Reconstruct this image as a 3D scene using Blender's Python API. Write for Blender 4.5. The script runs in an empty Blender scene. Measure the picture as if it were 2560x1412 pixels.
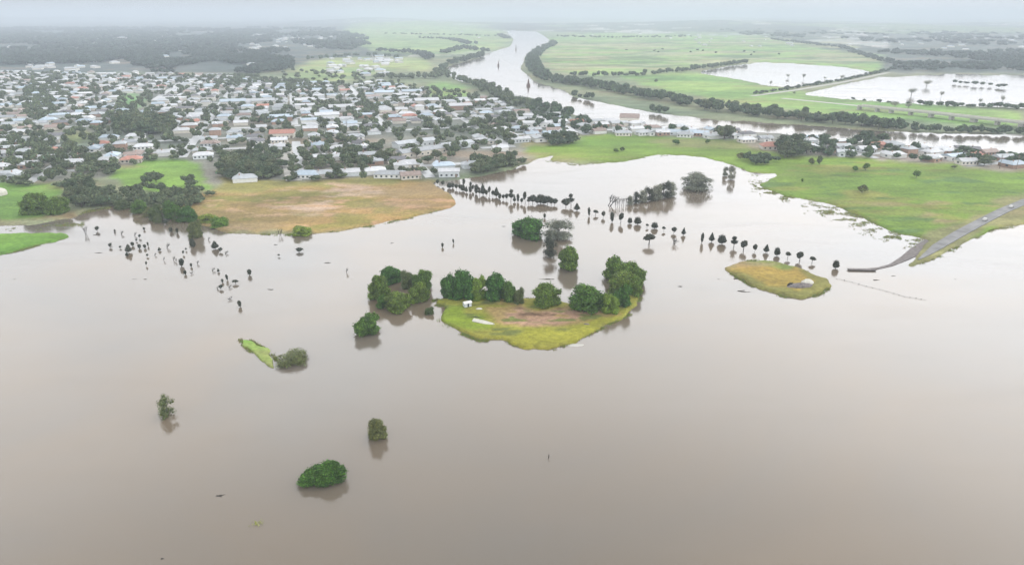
import bpy, math, random
import numpy as np
from mathutils import Vector, Matrix
R = math.radians
rnd = random.Random(7)
nr = np.random.default_rng(11)

# ---------------------------------------------------------------- camera
H, F, HOR = 120.0, 1730.0, 35.0
PITCH = math.atan((706 - HOR) / F)
CP, SP = math.cos(PITCH), math.sin(PITCH)
sc = bpy.context.scene
cd = bpy.data.cameras.new('camera'); cam = bpy.data.objects.new('camera', cd)
sc.collection.objects.link(cam); sc.camera = cam
cd.sensor_width = 36; cd.lens = 36 * F / 2560; cd.clip_start = 1; cd.clip_end = 120000
cam.location = (0, 0, H); cam.rotation_euler = (math.pi / 2 - PITCH, 0, 0)

# ---------------------------------------------------------------- light
SUN_EL, SUN_AZ = R(58), R(35)          # azimuth from +Y towards +X
w = bpy.data.worlds.new('World'); sc.world = w; w.use_nodes = True
nt = w.node_tree; N = nt.nodes; Lk = nt.links; N.clear()
out = N.new('ShaderNodeOutputWorld'); bg = N.new('ShaderNodeBackground'); bg.inputs[1].default_value = 0.1
sky = N.new('ShaderNodeTexSky'); sky.sky_type = 'NISHITA'; sky.sun_disc = False
sky.sun_elevation = SUN_EL; sky.sun_rotation = SUN_AZ; sky.dust_density = 3; sky.air_density = 1.5
tc = N.new('ShaderNodeTexCoord'); sx = N.new('ShaderNodeSeparateXYZ'); Lk.new(tc.outputs['Generated'], sx.inputs[0])
# overcast cloud layer: brightness by elevation (sin of elevation)
cr = N.new('ShaderNodeValToRGB'); Lk.new(sx.outputs[2], cr.inputs[0])
SKY = [(0.0, (.66, .69, .75)), (.02, (.80, .83, .89)), (.05, (1.55, 1.57, 1.64)), (.10, (2.1, 2.1, 2.19)), (.22, (2.95, 2.98, 3.06)),
       (.37, (3.97, 4.02, 4.09)), (.50, (3.8, 3.83, 3.85)), (.60, (2.5, 2.5, 2.5)), (.72, (1.15, 1.15, 1.15)), (1.0, (.85, .85, .85))]
CS = 5.0
e = cr.color_ramp.elements
while len(e) < len(SKY): e.new(.5)
for i, (p, c) in enumerate(SKY):
    e[i].position = p; e[i].color = (c[0] / CS, c[1] / CS, c[2] / CS, 1)
no = N.new('ShaderNodeTexNoise'); no.inputs['Scale'].default_value = 2.2; no.inputs['Detail'].default_value = 3
Lk.new(tc.outputs['Generated'], no.inputs['Vector'])
mr = N.new('ShaderNodeMapRange'); mr.inputs[1].default_value = .3; mr.inputs[2].default_value = .7
mr.inputs[3].default_value = .93; mr.inputs[4].default_value = 1.07; Lk.new(no.outputs[0], mr.inputs[0])
ax = N.new('ShaderNodeMath'); ax.operation = 'MULTIPLY_ADD'; ax.inputs[1].default_value = .30; ax.inputs[2].default_value = 1.0
Lk.new(sx.outputs[0], ax.inputs[0])
mm = N.new('ShaderNodeMath'); mm.operation = 'MULTIPLY'; Lk.new(mr.outputs[0], mm.inputs[0]); Lk.new(ax.outputs[0], mm.inputs[1])
m2 = N.new('ShaderNodeMath'); m2.operation = 'MULTIPLY'; m2.inputs[1].default_value = CS * 10; Lk.new(mm.outputs[0], m2.inputs[0])
vs = N.new('ShaderNodeVectorMath'); vs.operation = 'SCALE'; Lk.new(cr.outputs[0], vs.inputs[0]); Lk.new(m2.outputs[0], vs.inputs['Scale'])
mx = N.new('ShaderNodeMix'); mx.data_type = 'RGBA'; mx.inputs[0].default_value = .92
Lk.new(sky.outputs[0], mx.inputs[6]); Lk.new(vs.outputs[0], mx.inputs[7])
Lk.new(mx.outputs[2], bg.inputs[0]); Lk.new(bg.outputs[0], out.inputs[0])
sl = bpy.data.lights.new('sun', 'SUN'); sl.energy = 0.9; sl.angle = R(14); sl.color = (1, .96, .9)
so = bpy.data.objects.new('sun', sl); sc.collection.objects.link(so)
sd = Vector((math.sin(SUN_AZ) * math.cos(SUN_EL), math.cos(SUN_AZ) * math.cos(SUN_EL), math.sin(SUN_EL)))
so.rotation_euler = sd.to_track_quat('Z', 'Y').to_euler()
vsn = sc.view_settings; vsn.view_transform = 'Standard'; vsn.look = 'None'; vsn.exposure = 0; vsn.gamma = 1
sc.cycles.volume_bounces = 1; sc.cycles.max_bounces = 6
HAZE_DENSITY = .00021

# ---------------------------------------------------------------- helpers
def P(px, py, z=0.0):
    """world point at height z seen at photo pixel (2560 wide)"""
    xr = (px - 1280) / F; yd = (py - 706) / F
    dz = -SP - yd * CP; dy = CP - yd * SP
    t = (z - H) / dz
    return xr * t, dy * t, z + 0 * t
def proj(X, Y, Z):
    D = Y * CP + (H - Z) * SP; v = -Y * SP * -1
    up = Y * SP * 1.0 + (Z - H) * CP
    return 1280 + F * X / D, 706 - F * up / D, D
def depth(px, py, z=0.0):
    x, y, _ = P(px, py, z); return y * CP + (H - z) * SP

def vnoise(x, y, seed=0):
    xi = np.floor(x).astype(np.int64); yi = np.floor(y).astype(np.int64); fx = x - xi; fy = y - yi
    fx = fx * fx * (3 - 2 * fx); fy = fy * fy * (3 - 2 * fy)
    def h(a, b):
        n = (a * 374761393 + b * 668265263 + seed * 974634777) & 0x7fffffff
        n = ((n ^ (n >> 13)) * 1274126177) & 0x7fffffff
        return ((n ^ (n >> 16)) & 0xffff) / 65535.0
    return (h(xi, yi) * (1 - fx) + h(xi + 1, yi) * fx) * (1 - fy) + (h(xi, yi + 1) * (1 - fx) + h(xi + 1, yi + 1) * fx) * fy
def fbm(x, y, seed=0, o=4):
    s = 0; a = .5; t = 0
    for i in range(o):
        s = s + a * vnoise(x * 2 ** i, y * 2 ** i, seed + i * 17); t += a; a *= .5
    return s / t
def inpoly(px, py, poly):
    px = np.asarray(px, float); py = np.asarray(py, float); r = np.zeros(px.shape, bool); n = len(poly)
    for i in range(n):
        x0, y0 = poly[i]; x1, y1 = poly[(i + 1) % n]
        if y0 == y1: continue
        c = ((y0 > py) != (y1 > py)) & (px < (x1 - x0) * (py - y0) / (y1 - y0) + x0); r ^= c
    return r
def mesh_np(name, verts, faces, col=None, nper=4, smooth=False):
    """verts (n,3), faces (m,nper) -> mesh, optional per-vertex colour (n,3)"""
    me = bpy.data.meshes.new(name); verts = np.asarray(verts, np.float32); faces = np.asarray(faces, np.int32)
    me.vertices.add(len(verts)); me.vertices.foreach_set('co', verts.ravel())
    m = len(faces); me.loops.add(m * nper); me.polygons.add(m)
    me.loops.foreach_set('vertex_index', faces.ravel())
    me.polygons.foreach_set('loop_start', np.arange(0, m * nper, nper, dtype=np.int32))
    me.polygons.foreach_set('loop_total', np.full(m, nper, np.int32))
    if smooth: me.polygons.foreach_set('use_smooth', np.ones(m, bool))
    if col is not None:
        a = me.color_attributes.new('tint', 'FLOAT_COLOR', 'POINT')
        c = np.ones((len(verts), 4), np.float32); c[:, :3] = col; a.data.foreach_set('color', c.ravel())
    me.update(calc_edges=True); me.validate(); return me
class MB:
    """polygon collector for hard-surface parts"""
    def __init__(s): s.v = []; s.f = []
    def quad(s, *p): i = len(s.v); s.v += [tuple(q) for q in p]; s.f.append(tuple(range(i, i + len(p)))); return s
    def box(s, x0, x1, y0, y1, z0, z1):
        i = len(s.v); s.v += [(x, y, z) for z in (z0, z1) for (x, y) in ((x0, y0), (x1, y0), (x1, y1), (x0, y1))]
        s.f += [tuple(i + k for k in q) for q in ((3, 2, 1, 0), (4, 5, 6, 7), (0, 1, 5, 4), (1, 2, 6, 5), (2, 3, 7, 6), (3, 0, 4, 7))]; return s
    def tube(s, a, b, r0, r1, n=6):
        a = Vector(a); b = Vector(b); d = (b - a).normalized(); u = d.orthogonal().normalized(); v = d.cross(u); i = len(s.v)
        for c, r in ((a, r0), (b, r1)):
            for k in range(n):
                t = 2 * math.pi * k / n; s.v.append(tuple(c + (u * math.cos(t) + v * math.sin(t)) * r))
        for k in range(n): s.f.append((i + k, i + (k + 1) % n, i + n + (k + 1) % n, i + n + k))
        s.f.append(tuple(i + n + k for k in range(n))); return s
    def mesh(s, name, mat=None, smooth=False):
        me = bpy.data.meshes.new(name); me.from_pydata(s.v, [], s.f); me.update()
        if smooth: me.polygons.foreach_set('use_smooth', np.ones(len(s.f), bool))
        if mat: me.materials.append(mat)
        return me
col = sc.collection
def obj(name, me, parent=None, mat=None):
    o = bpy.data.objects.new(name, me); col.objects.link(o)
    if parent: o.parent = parent
    if mat and not me.materials: me.materials.append(mat)
    return o
def tag(o, label=None, cat=None, group=None, kind=None):
    if label: o['label'] = label
    if cat: o['category'] = cat
    if group: o['group'] = group
    if kind: o['kind'] = kind
    return o
def thing(name, label, cat, loc, rz=0, scale=(1, 1, 1), group=None):
    o = bpy.data.objects.new(name, None); col.objects.link(o); o.empty_display_size = .5
    o.location = loc; o.rotation_euler = (0, 0, rz); o.scale = scale
    return tag(o, label, cat, group)

# ---------------------------------------------------------------- materials
def new_mat(name):
    m = bpy.data.materials.new(name); m.use_nodes = True; return m, m.node_tree.nodes, m.node_tree.links, m.node_tree.nodes['Principled BSDF']
def mat(name, c, rough=.8, var=.25, scale=.5, spec=.3, obvar=0.0, metal=0):
    """noise-mottled colour, optional variation per object"""
    m, n, l, b = new_mat(name); b.inputs['Roughness'].default_value = rough; b.inputs['Specular IOR Level'].default_value = spec
    b.inputs['Metallic'].default_value = metal
    t = n.new('ShaderNodeTexCoord'); z = n.new('ShaderNodeTexNoise'); z.inputs['Scale'].default_value = scale; z.inputs['Detail'].default_value = 4
    l.new(t.outputs['Object'], z.inputs['Vector'])
    r = n.new('ShaderNodeMapRange'); r.inputs[1].default_value = .3; r.inputs[2].default_value = .7
    r.inputs[3].default_value = 1 - var; r.inputs[4].default_value = 1 + var; l.new(z.outputs[0], r.inputs[0])
    src = r.outputs[0]
    if obvar:
        oi = n.new('ShaderNodeObjectInfo'); q = n.new('ShaderNodeMapRange'); q.inputs[3].default_value = 1 - obvar; q.inputs[4].default_value = 1 + obvar
        l.new(oi.outputs['Random'], q.inputs[0]); k = n.new('ShaderNodeMath'); k.operation = 'MULTIPLY'
        l.new(src, k.inputs[0]); l.new(q.outputs[0], k.inputs[1]); src = k.outputs[0]
    s = n.new('ShaderNodeVectorMath'); s.operation = 'SCALE'; s.inputs[0].default_value = c; l.new(src, s.inputs['Scale'])
    l.new(s.outputs[0], b.inputs['Base Color']); return m
def leaf_mat(name, c, warm=.22):
    m, n, l, b = new_mat(name); b.inputs['Roughness'].default_value = .7; b.inputs['Specular IOR Level'].default_value = .2
    a = n.new('ShaderNodeVertexColor'); a.layer_name = 'tint'
    oi = n.new('ShaderNodeObjectInfo'); hs = n.new('ShaderNodeHueSaturation'); hs.inputs['Color'].default_value = (*c, 1)
    q = n.new('ShaderNodeMapRange'); q.inputs[3].default_value = .5 - warm * .26; q.inputs[4].default_value = .5 + warm * .03
    l.new(oi.outputs['Random'], q.inputs[0]); l.new(q.outputs[0], hs.inputs['Hue'])
    q2 = n.new('ShaderNodeMapRange'); q2.inputs[3].default_value = 1.18; q2.inputs[4].default_value = .82
    l.new(oi.outputs['Random'], q2.inputs[0]); l.new(q2.outputs[0], hs.inputs['Value'])
    v = n.new('ShaderNodeVectorMath'); v.operation = 'MULTIPLY'; l.new(hs.outputs[0], v.inputs[0]); l.new(a.outputs[0], v.inputs[1])
    l.new(v.outputs[0], b.inputs['Base Color'])
    tr = n.new('ShaderNodeBsdfTranslucent'); l.new(v.outputs[0], tr.inputs[0])
    ms = n.new('ShaderNodeMixShader'); ms.inputs[0].default_value = .2
    l.new(b.outputs[0], ms.inputs[1]); l.new(tr.outputs[0], ms.inputs[2]); l.new(ms.outputs[0], n['Material Output'].inputs[0]); return m
M = dict(
    leaf=leaf_mat('leaf_green', (.058, .150, .022)), leafbright=leaf_mat('leaf_bright', (.11, .24, .03)),
    leafdark=leaf_mat('leaf_dark', (.048, .060, .040)), leafolive=leaf_mat('leaf_olive', (.095, .140, .045)),  # leaf_dark: backlit darkness of the avenue trees is put into the leaf colour
    leafgrey=leaf_mat('leaf_grey', (.21, .23, .17)), leaftown=leaf_mat('leaf_town', (.072, .112, .055), .25),
    leafwood=leaf_mat('leaf_wood', (.060, .090, .068)),  # far-wood leaves lightened, some distance haze is in this colour
    bark=mat('bark', (.07, .055, .042)), barkdark=mat('bark_dark', (.035, .030, .025)), barkgrey=mat('bark_grey', (.12, .115, .10)),
    white=mat('painted_white', (.58, .58, .56), .5, .08), cream=mat('cream_wall', (.50, .47, .41), .8, .1, obvar=.2), brick=mat('brick_wall', (.30, .20, .15), .9, .15, obvar=.2),
    weather=mat('weatherboard', (.50, .53, .54), .8, .1, obvar=.2), glass=mat('window_glass', (.03, .04, .05), .15, .1, spec=.6),
    r0=mat('roof_pale_metal', (.41, .42, .44), .45, .14, .35, obvar=.18), r1=mat('roof_grey_metal', (.30, .32, .34), .5, .16, .35, obvar=.2),
    r2=mat('roof_blue_grey', (.30, .36, .42), .5, .14, .35, obvar=.2), r3=mat('roof_dark_tile', (.13, .13, .14), .8, .2, .6, obvar=.25),
    r4=mat('roof_terracotta', (.32, .155, .12), .8, .2, .6, obvar=.2), r5=mat('roof_brown_tile', (.24, .19, .17), .8, .2, .6, obvar=.2),
    conc=mat('concrete', (.36, .35, .32), .85, .15, .2), asphalt=mat('asphalt', (.150, .150, .150), .75, .3, .15), street=mat('wet_street', (.30, .31, .32), .45, .15, .05, .5),
    line=mat('road_paint', (.7, .7, .68), .6, .1), rock=mat('rock', (.13, .115, .11), .9, .4, .8), sheet=mat('pale_sheet', (.46, .445, .39), .7, .12, .8),
    rust=mat('rusty_metal', (.10, .06, .05), .8, .3), tyre=mat('tyre', (.02, .02, .02), .9, .1), wood=mat('timber', (.16, .13, .10), .85, .3), carw=mat('car_white', (.38, .38, .37), .3, .03, spec=.5),
    grassy=leaf_mat('grass_blades', (.20, .30, .07)),
)
# ---------------------------------------------------------------- water
m, n, l, b = new_mat('muddy_water'); M['water'] = m
b.inputs['Base Color'].default_value = (.150, .121, .100, 1); b.inputs['Roughness'].default_value = .11; b.inputs['IOR'].default_value = 1.5
b.inputs['Specular IOR Level'].default_value = .5
t = n.new('ShaderNodeTexCoord'); mp = n.new('ShaderNodeMapping'); mp.inputs['Scale'].default_value = (.006, .009, 1)
z = n.new('ShaderNodeTexNoise'); z.inputs['Scale'].default_value = 1; z.inputs['Detail'].default_value = 5; z.inputs['Distortion'].default_value = .8
l.new(t.outputs['Object'], mp.inputs[0]); l.new(mp.outputs[0], z.inputs['Vector'])
cr2 = n.new('ShaderNodeValToRGB'); cr2.color_ramp.elements[0].position = .3; cr2.color_ramp.elements[1].position = .7
cr2.color_ramp.elements[0].color = (.142, .106, .069, 1); cr2.color_ramp.elements[1].color = (.106, .096, .083, 1)
l.new(z.outputs[0], cr2.inputs[0]); l.new(cr2.outputs[0], b.inputs['Base Color'])
mp3 = n.new('ShaderNodeMapping'); mp3.inputs['Scale'].default_value = (.012, .045, 1); mp3.inputs['Rotation'].default_value = (0, 0, .35); l.new(t.outputs['Object'], mp3.inputs[0])
z3 = n.new('ShaderNodeTexNoise'); z3.inputs['Scale'].default_value = 1; z3.inputs['Detail'].default_value = 7; z3.inputs['Distortion'].default_value = 1.5; l.new(mp3.outputs[0], z3.inputs['Vector'])
rr3 = n.new('ShaderNodeMapRange'); rr3.inputs[1].default_value = .35; rr3.inputs[2].default_value = .7; rr3.inputs[3].default_value = .06; rr3.inputs[4].default_value = .19; l.new(z3.outputs[0], rr3.inputs[0]); l.new(rr3.outputs[0], b.inputs['Roughness'])
z2 = n.new('ShaderNodeTexNoise'); z2.inputs['Scale'].default_value = 1.3; z2.inputs['Detail'].default_value = 3; l.new(t.outputs['Object'], z2.inputs['Vector'])
bp = n.new('ShaderNodeBump'); bp.inputs['Strength'].default_value = .05; bp.inputs['Distance'].default_value = .2
l.new(z2.outputs[0], bp.inputs['Height']); l.new(bp.outputs[0], b.inputs['Normal'])
o = obj('water', MB().quad((-30000, -400, 0), (30000, -400, 0), (30000, 30000, 0), (-30000, 30000, 0)).mesh('water', M['water'])); tag(o, kind='structure')

# ---------------------------------------------------------------- terrain
# land outline in photo pixels (bottom shoreline left to right), then the horizon
LAND = [(-700, 560), (0, 563), (90, 560), (180, 546), (215, 528), (300, 512), (380, 520), (440, 527), (470, 540), (500, 560), (580, 583), (720, 588), (850, 578), (930, 565),
        (1050, 540), (1125, 520), (1136, 505), (1125, 485), (1085, 468), (1075, 458), (1180, 445), (1260, 428), (1325, 410), (1340, 400), (1390, 388), (1365, 403), (1440, 413), (1540, 405), (1620, 392),
        (1700, 387), (1760, 392), (1830, 411), (1870, 430), (1945, 436), (1895, 462), (1960, 490), (2060, 506), (2150, 542), (2250, 582), (2325, 600), (2295, 632), (2265, 672), (2350, 640), (2480, 575),
        (2560, 562), (2700, 568), (3300, 560), (3300, 30), (-700, 30)]
GREEN_L = [(-700, 588), (60, 584), (150, 588), (168, 596), (100, 612), (0, 640), (-200, 690), (-700, 760)]
RIVER = [(1262, 76), (1345, 80), (1380, 106), (1342, 126), (1312, 140), (1302, 175), (1335, 205), (1400, 224), (1440, 245), (1560, 266), (1640, 284), (1760, 297), (1900, 307), (2100, 322), (2300, 333), (2560, 338),
         (3300, 345), (3300, 400), (2560, 394), (2450, 382), (2300, 366), (2130, 352), (2000, 340), (1900, 330), (1800, 324), (1700, 318), (1600, 310), (1500, 302), (1440, 290), (1390, 272), (1330, 255),
         (1260, 235), (1200, 212), (1140, 200), (1112, 180), (1125, 164), (1200, 146), (1228, 132), (1278, 116), (1284, 98)]
FLOOD_A = [(1735, 182), (1830, 165), (1900, 157), (2020, 161), (2120, 170), (2185, 182), (2100, 200), (1985, 220), (1930, 216), (1840, 198)]
FLOOD_B = [(2000, 236), (2110, 212), (2195, 194), (2370, 186), (2560, 190), (3300, 195), (3300, 285), (2560, 270), (2440, 266), (2330, 262), (2200, 255), (2090, 246)]
POOL1 = [(30, 545), (30, 540)]
HOLES = [RIVER, FLOOD_A, FLOOD_B]
COVER = [  # (polygon, albedo, blend noise)
    ([(-700, 185), (560, 190), (900, 215), (1190, 235), (1420, 285), (1330, 400), (1100, 455), (700, 458), (300, 460), (-700, 480)], (.150, .160, .135)),  # town
    ([(1280, 290), (2000, 330), (2300, 366), (2560, 395), (3300, 405), (3300, 440), (2400, 425), (2000, 400), (1600, 345), (1300, 350)], (.19, .19, .165)),
    ([(-700, 50), (860, 55), (900, 130), (700, 170), (640, 185), (-700, 185)], (.060, .080, .075)),   # wooded plain, paled in the colour for distance haze
    ([(455, 505), (520, 478), (700, 460), (900, 452), (1075, 458), (1140, 490), (1140, 525), (930, 575), (700, 592), (480, 570)], (.225, .160, .060)),  # dry bank
    ([(560, 455), (900, 450), (1060, 455), (900, 470), (640, 478), (520, 482)], (.17, .17, .05)),
    ([(640, 500), (740, 474), (840, 462), (960, 480), (1050, 505), (900, 540), (760, 545), (660, 525)], (.33, .25, .18), .04, .42), ([(470, 500), (700, 480), (1130, 480), (1130, 530), (930, 570), (560, 585)], (.15, .14, .035), .03, .54), ([(470, 500), (700, 480), (1130, 480), (1130, 530), (930, 570), (560, 585)], (.30, .20, .11), .06, .60),
    ([(265, 425), (380, 402), (510, 408), (525, 475), (430, 485), (300, 470)], (.11, .21, .035)),
    ([(-700, 450), (0, 455), (130, 462), (160, 500), (120, 548), (-700, 556)], (.09, .18, .03)),
    ([(-700, 549), (80, 549), (170, 535), (215, 525), (180, 550), (-700, 565)], (.13, .10, .05)), ([(-700, 570), (220, 570), (180, 620), (-20, 660), (-700, 780)], (.09, .19, .025)),
    ([(135, 335), (215, 326), (260, 340), (230, 360), (170, 362)], (.19, .20, .08)),
    ([(300, 240), (345, 235), (372, 262), (335, 276), (298, 270)], (.14, .27, .10)),
    ([(1070, 212), (1110, 205), (1165, 218), (1180, 240), (1120, 250), (1080, 244)], (.15, .26, .07)),
    ([(720, 180), (800, 150), (1060, 148), (1080, 175), (960, 178), (880, 200), (760, 205), (705, 195)], (.20, .26, .10)),
    ([(860, 75), (1000, 62), (1180, 70), (1250, 78), (1275, 100), (1230, 128), (1080, 140), (940, 130), (880, 110)], (.18, .26, .10)),
    ([(1350, 100), (1500, 84), (1900, 92), (2100, 130), (2220, 165), (2190, 182), (1900, 156), (1700, 172), (1500, 190), (1400, 178), (1355, 150)], (.16, .27, .075)),
    ([(1350, 100), (2100, 90), (2220, 165), (1355, 180)], (.23, .25, .14), .004, .52), ([(1350, 100), (2100, 90), (2220, 165), (1355, 180)], (.09, .15, .06), .006, .58),
    ([(1540, 190), (1740, 182), (1840, 198), (1960, 222), (2090, 246), (2330, 262), (2560, 280), (2560, 320), (2200, 300), (1900, 270), (1700, 235), (1600, 210)], (.16, .26, .07)),
    ([(1310, 375), (1480, 340), (1600, 335), (1760, 345), (1880, 362), (1960, 390), (2060, 395), (2300, 408), (2560, 425), (3300, 450), (3300, 560), (2320, 610), (2150, 550), (1880, 470), (1700, 400), (1360, 415)], (.105, .178, .022)),
    ([(2260, 530), (2330, 500), (2430, 492), (2500, 505), (2420, 550), (2330, 560)], (.20, .18, .08), .03, .44), ([(1900, 400), (3300, 450), (3300, 560), (2320, 610), (1900, 470)], (.145, .165, .035), .02, .57), ([(1900, 400), (3300, 450), (3300, 560), (2320, 610), (1900, 470)], (.07, .13, .03), .035, .60),
    ([(1290, 345), (1400, 330), (1440, 350), (1360, 372), (1300, 380)], (.22, .19, .09)),
    ([(2250, 620), (2330, 590), (2560, 480), (2700, 440), (2700, 560), (2560, 565), (2480, 580), (2260, 680)], (.15, .16, .065)),
    ([(2230, 90), (3300, 80), (3300, 185), (2200, 185)], (.085, .105, .095)),
]
def blur(a, k):
    for ax_ in (0, 1):
        s = a.copy(); c = 1
        for d in range(1, k + 1):
            s = s + np.roll(a, d, ax_) + np.roll(a, -d, ax_); c += 2
        a = s / c
    return a
def terrain(name, us, vs_, land, holes, cover, base, k, top, hills=False, shore=.24, nscale=.03, low=-2.0):
    U, V = np.meshgrid(us, vs_)
    X, Y, _ = P(U, V)
    jx = (fbm(X * nscale, Y * nscale, 3) - .5); jy = (fbm(X * nscale, Y * nscale, 9) - .5)
    D = np.hypot(X, Y); wob = 26 * np.clip((V - 35) / 500, .15, 1)
    UU = U + jx * wob * 1.6; VV = V + jy * wob * .55
    mask = np.zeros(U.shape)
    for pl in land: mask[inpoly(UU, VV, pl)] = 1
    for pl in holes: mask[inpoly(UU, VV, pl)] = 0
    ms = blur(mask, k); n2 = fbm(X * .15, Y * .15, 5) - .5
    n6 = fbm(X * .5, Y * .5, 15, 3) - .5; ms = ms + (n2 * 1.6 + n6 * 1.2) * shore * (ms > .02) * (ms < .98)
    t_ = np.clip((ms - .5) * 2, -1, 1)
    Z = np.where(t_ > 0, top * np.minimum(1, t_ * 1.6), -low * t_ * 1.0)
    C = np.empty(U.shape + (3,)); C[:] = base
    far = D > 2200
    f1 = fbm(X * .0011, Y * .0005, 21); f2 = fbm(X * .004, Y * .0018, 31, 3)
    farc = np.where(f1[..., None] > .52, np.array((.14, .19, .10)), np.array((.062, .080, .072))); farc = np.where((f2 > .66)[..., None], np.array((.30, .31, .29)), farc)  # far land tones paled in colour, standing in for thicker haze
    C = np.where(far[..., None], farc, C) if hills else C
    g4_ = fbm(X * .05, Y * .07, 93, 4) - .5
    for ent in cover:
        pl, c = ent[:2]
        jm = inpoly(U + jx * wob * 4 + g4_ * wob * 3, V + jy * wob * 1.4 + g4_ * wob * 1.0, pl); wt = blur(jm.astype(float), 2 if hills else 3)
        if len(ent) > 2: ps_ = ent[2]; wt = wt * np.clip((fbm(X * ps_, Y * ps_ * 2.2, 107, 5) - ent[3]) * 9, 0, 1)
        wt = wt[..., None]
        C = C * (1 - wt) + np.array(c) * wt
    g = fbm(X * .02, Y * .02, 41) - .5; g2 = fbm(X * .006, Y * .013, 51) - .5; g3 = fbm(X * .1, Y * .3, 61) - .5
    g4 = fbm(X * .035, Y * .10, 91, 5) - .5; g5 = fbm(X * .012, Y * .03, 95, 5)
    C = C * (1 + g[..., None] * .6 + g2[..., None] * .8 + g3[..., None] * .4 + g4[..., None] * .7)
    bare_ = np.clip((g5 - .60) * 8, 0, 1)[..., None] * (.45 if hills else .6); C = C * (1 - bare_) + np.array((.22, .17, .10)) * bare_
    C[..., 0] *= 1 + g2 * .55; C = np.clip(C, .01, .8)
    # muddy rim where the land meets the water
    rim = np.clip(1 - (ms - .5) / .22, 0, 1)[..., None] * (mask[..., None]); C = C * (1 - rim * .35) + np.array((.12, .095, .06)) * rim * .35
    if hills:
        hh = np.clip((D - 4200) / 5000, 0, 1); hl = fbm(X * .00045, Y * .00025, 71)
        Z = Z + np.where(mask > .5, hh * np.clip(hl - .42, 0, 1) * 150, 0)
        Z = Z + (mask > .5) * (t_ > .9) * (fbm(X * .004, Y * .004, 81) - .5) * .0
    else:
        Z = Z + np.clip(t_, 0, 1) * (fbm(X * .06, Y * .06, 5) - .4) * .8
    nv, nu = U.shape; idx = np.arange(nv * nu).reshape(nv, nu)
    fa = np.stack([idx[1:, :-1], idx[1:, 1:], idx[:-1, 1:], idx[:-1, :-1]], -1).reshape(-1, 4)
    zz = Z.ravel(); keep = zz[fa].max(1) > (low + .05); fa = fa[keep]
    used = np.unique(fa); mp_ = np.full(nv * nu, -1); mp_[used] = np.arange(len(used)); fa = mp_[fa]
    vv = np.stack([X.ravel(), Y.ravel(), zz], 1)[used]; cc = C.reshape(-1, 3)[used]
    me = mesh_np(name, vv, fa, cc, smooth=True); me.materials.append(M['ground']); return me
m, n, l, b = new_mat('ground_cover'); M['ground'] = m; b.inputs['Roughness'].default_value = .9; b.inputs['Specular IOR Level'].default_value = .15
a = n.new('ShaderNodeVertexColor'); a.layer_name = 'tint'; t = n.new('ShaderNodeTexCoord')
z = n.new('ShaderNodeTexNoise'); z.inputs['Scale'].default_value = .55; z.inputs['Detail'].default_value = 6; z.inputs['Roughness'].default_value = .65; l.new(t.outputs['Object'], z.inputs['Vector'])
r = n.new('ShaderNodeMapRange'); r.inputs[1].default_value = .3; r.inputs[2].default_value = .7; r.inputs[3].default_value = .68; r.inputs[4].default_value = 1.32; l.new(z.outputs[0], r.inputs[0])
s = n.new('ShaderNodeVectorMath'); s.operation = 'SCALE'; l.new(a.outputs[0], s.inputs[0]); l.new(r.outputs[0], s.inputs['Scale']); l.new(s.outputs[0], b.inputs['Base Color'])
bp = n.new('ShaderNodeBump'); bp.inputs['Strength'].default_value = .6; bp.inputs['Distance'].default_value = .3; l.new(z.outputs[0], bp.inputs['Height']); l.new(bp.outputs[0], b.inputs['Normal'])
vs_ = np.concatenate([np.arange(43.5, 70, 1.0), np.arange(70, 130, 1.4), np.arange(130, 700, 2.0)])
g = obj('ground', terrain('ground', np.arange(-620, 3200, 3.6), vs_, [LAND, GREEN_L], HOLES, COVER, (.15, .175, .10), 2, 1.0, hills=True)); tag(g, kind='structure')
ISL1 = [(1082, 752), (1130, 742), (1180, 738), (1300, 750), (1330, 748), (1400, 755), (1430, 768), (1500, 765), (1560, 730), (1600, 745), (1575, 785), (1500, 822), (1440, 850), (1400, 868), (1360, 879), (1310, 870), (1265, 853), (1200, 852),
        (1150, 832), (1128, 818), (1100, 802), (1112, 785), (1125, 770)]
g = obj('island', terrain('island', np.arange(1030, 1660, 2.2), np.arange(700, 905, 1.5), [ISL1], [],
    [([(1180, 765), (1440, 768), (1550, 780), (1440, 812), (1330, 825), (1220, 805)], (.22, .165, .065), .08, .26), ([(1300, 775), (1380, 768), (1460, 785), (1420, 808), (1330, 822), (1250, 808)], (.25, .165, .11), .10, .30), ([(1290, 770), (1380, 768), (1470, 785), (1330, 815)], (.11, .07, .04), .14, .57), ([(1082, 752), (1600, 745), (1575, 785), (1360, 879), (1150, 832)], (.10, .12, .03), .10, .57),
     ([(1100, 780), (1150, 770), (1180, 800), (1230, 825), (1200, 845), (1110, 815)], (.15, .21, .02)), ([(1270, 855), (1300, 830), (1400, 830), (1560, 785), (1560, 800), (1360, 885)], (.19, .20, .025))],
    (.18, .185, .03), 3, .9, nscale=.08)); tag(g, kind='structure')
ISL2 = [(1812, 673), (1850, 655), (1900, 651), (1960, 663), (2010, 675), (2060, 695), (2087, 712), (2050, 735), (2012, 749), (1960, 742), (1890, 722), (1845, 695)]
g = obj('island', terrain('island', np.arange(1780, 2120, 2.0), np.arange(635, 765, 1.3), [ISL2], [],
    [([(1830, 665), (2000, 675), (2060, 705), (2000, 740), (1900, 722)], (.235, .18, .04)), ([(1830, 660), (1900, 645), (2010, 672), (1980, 680), (1900, 668)], (.12, .17, .035))],
    (.15, .15, .04), 3, .9, nscale=.08)); tag(g, kind='structure')
SPIT = [(602, 848), (622, 850), (664, 874), (692, 900), (696, 920), (676, 914), (644, 892), (612, 866)]
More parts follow.
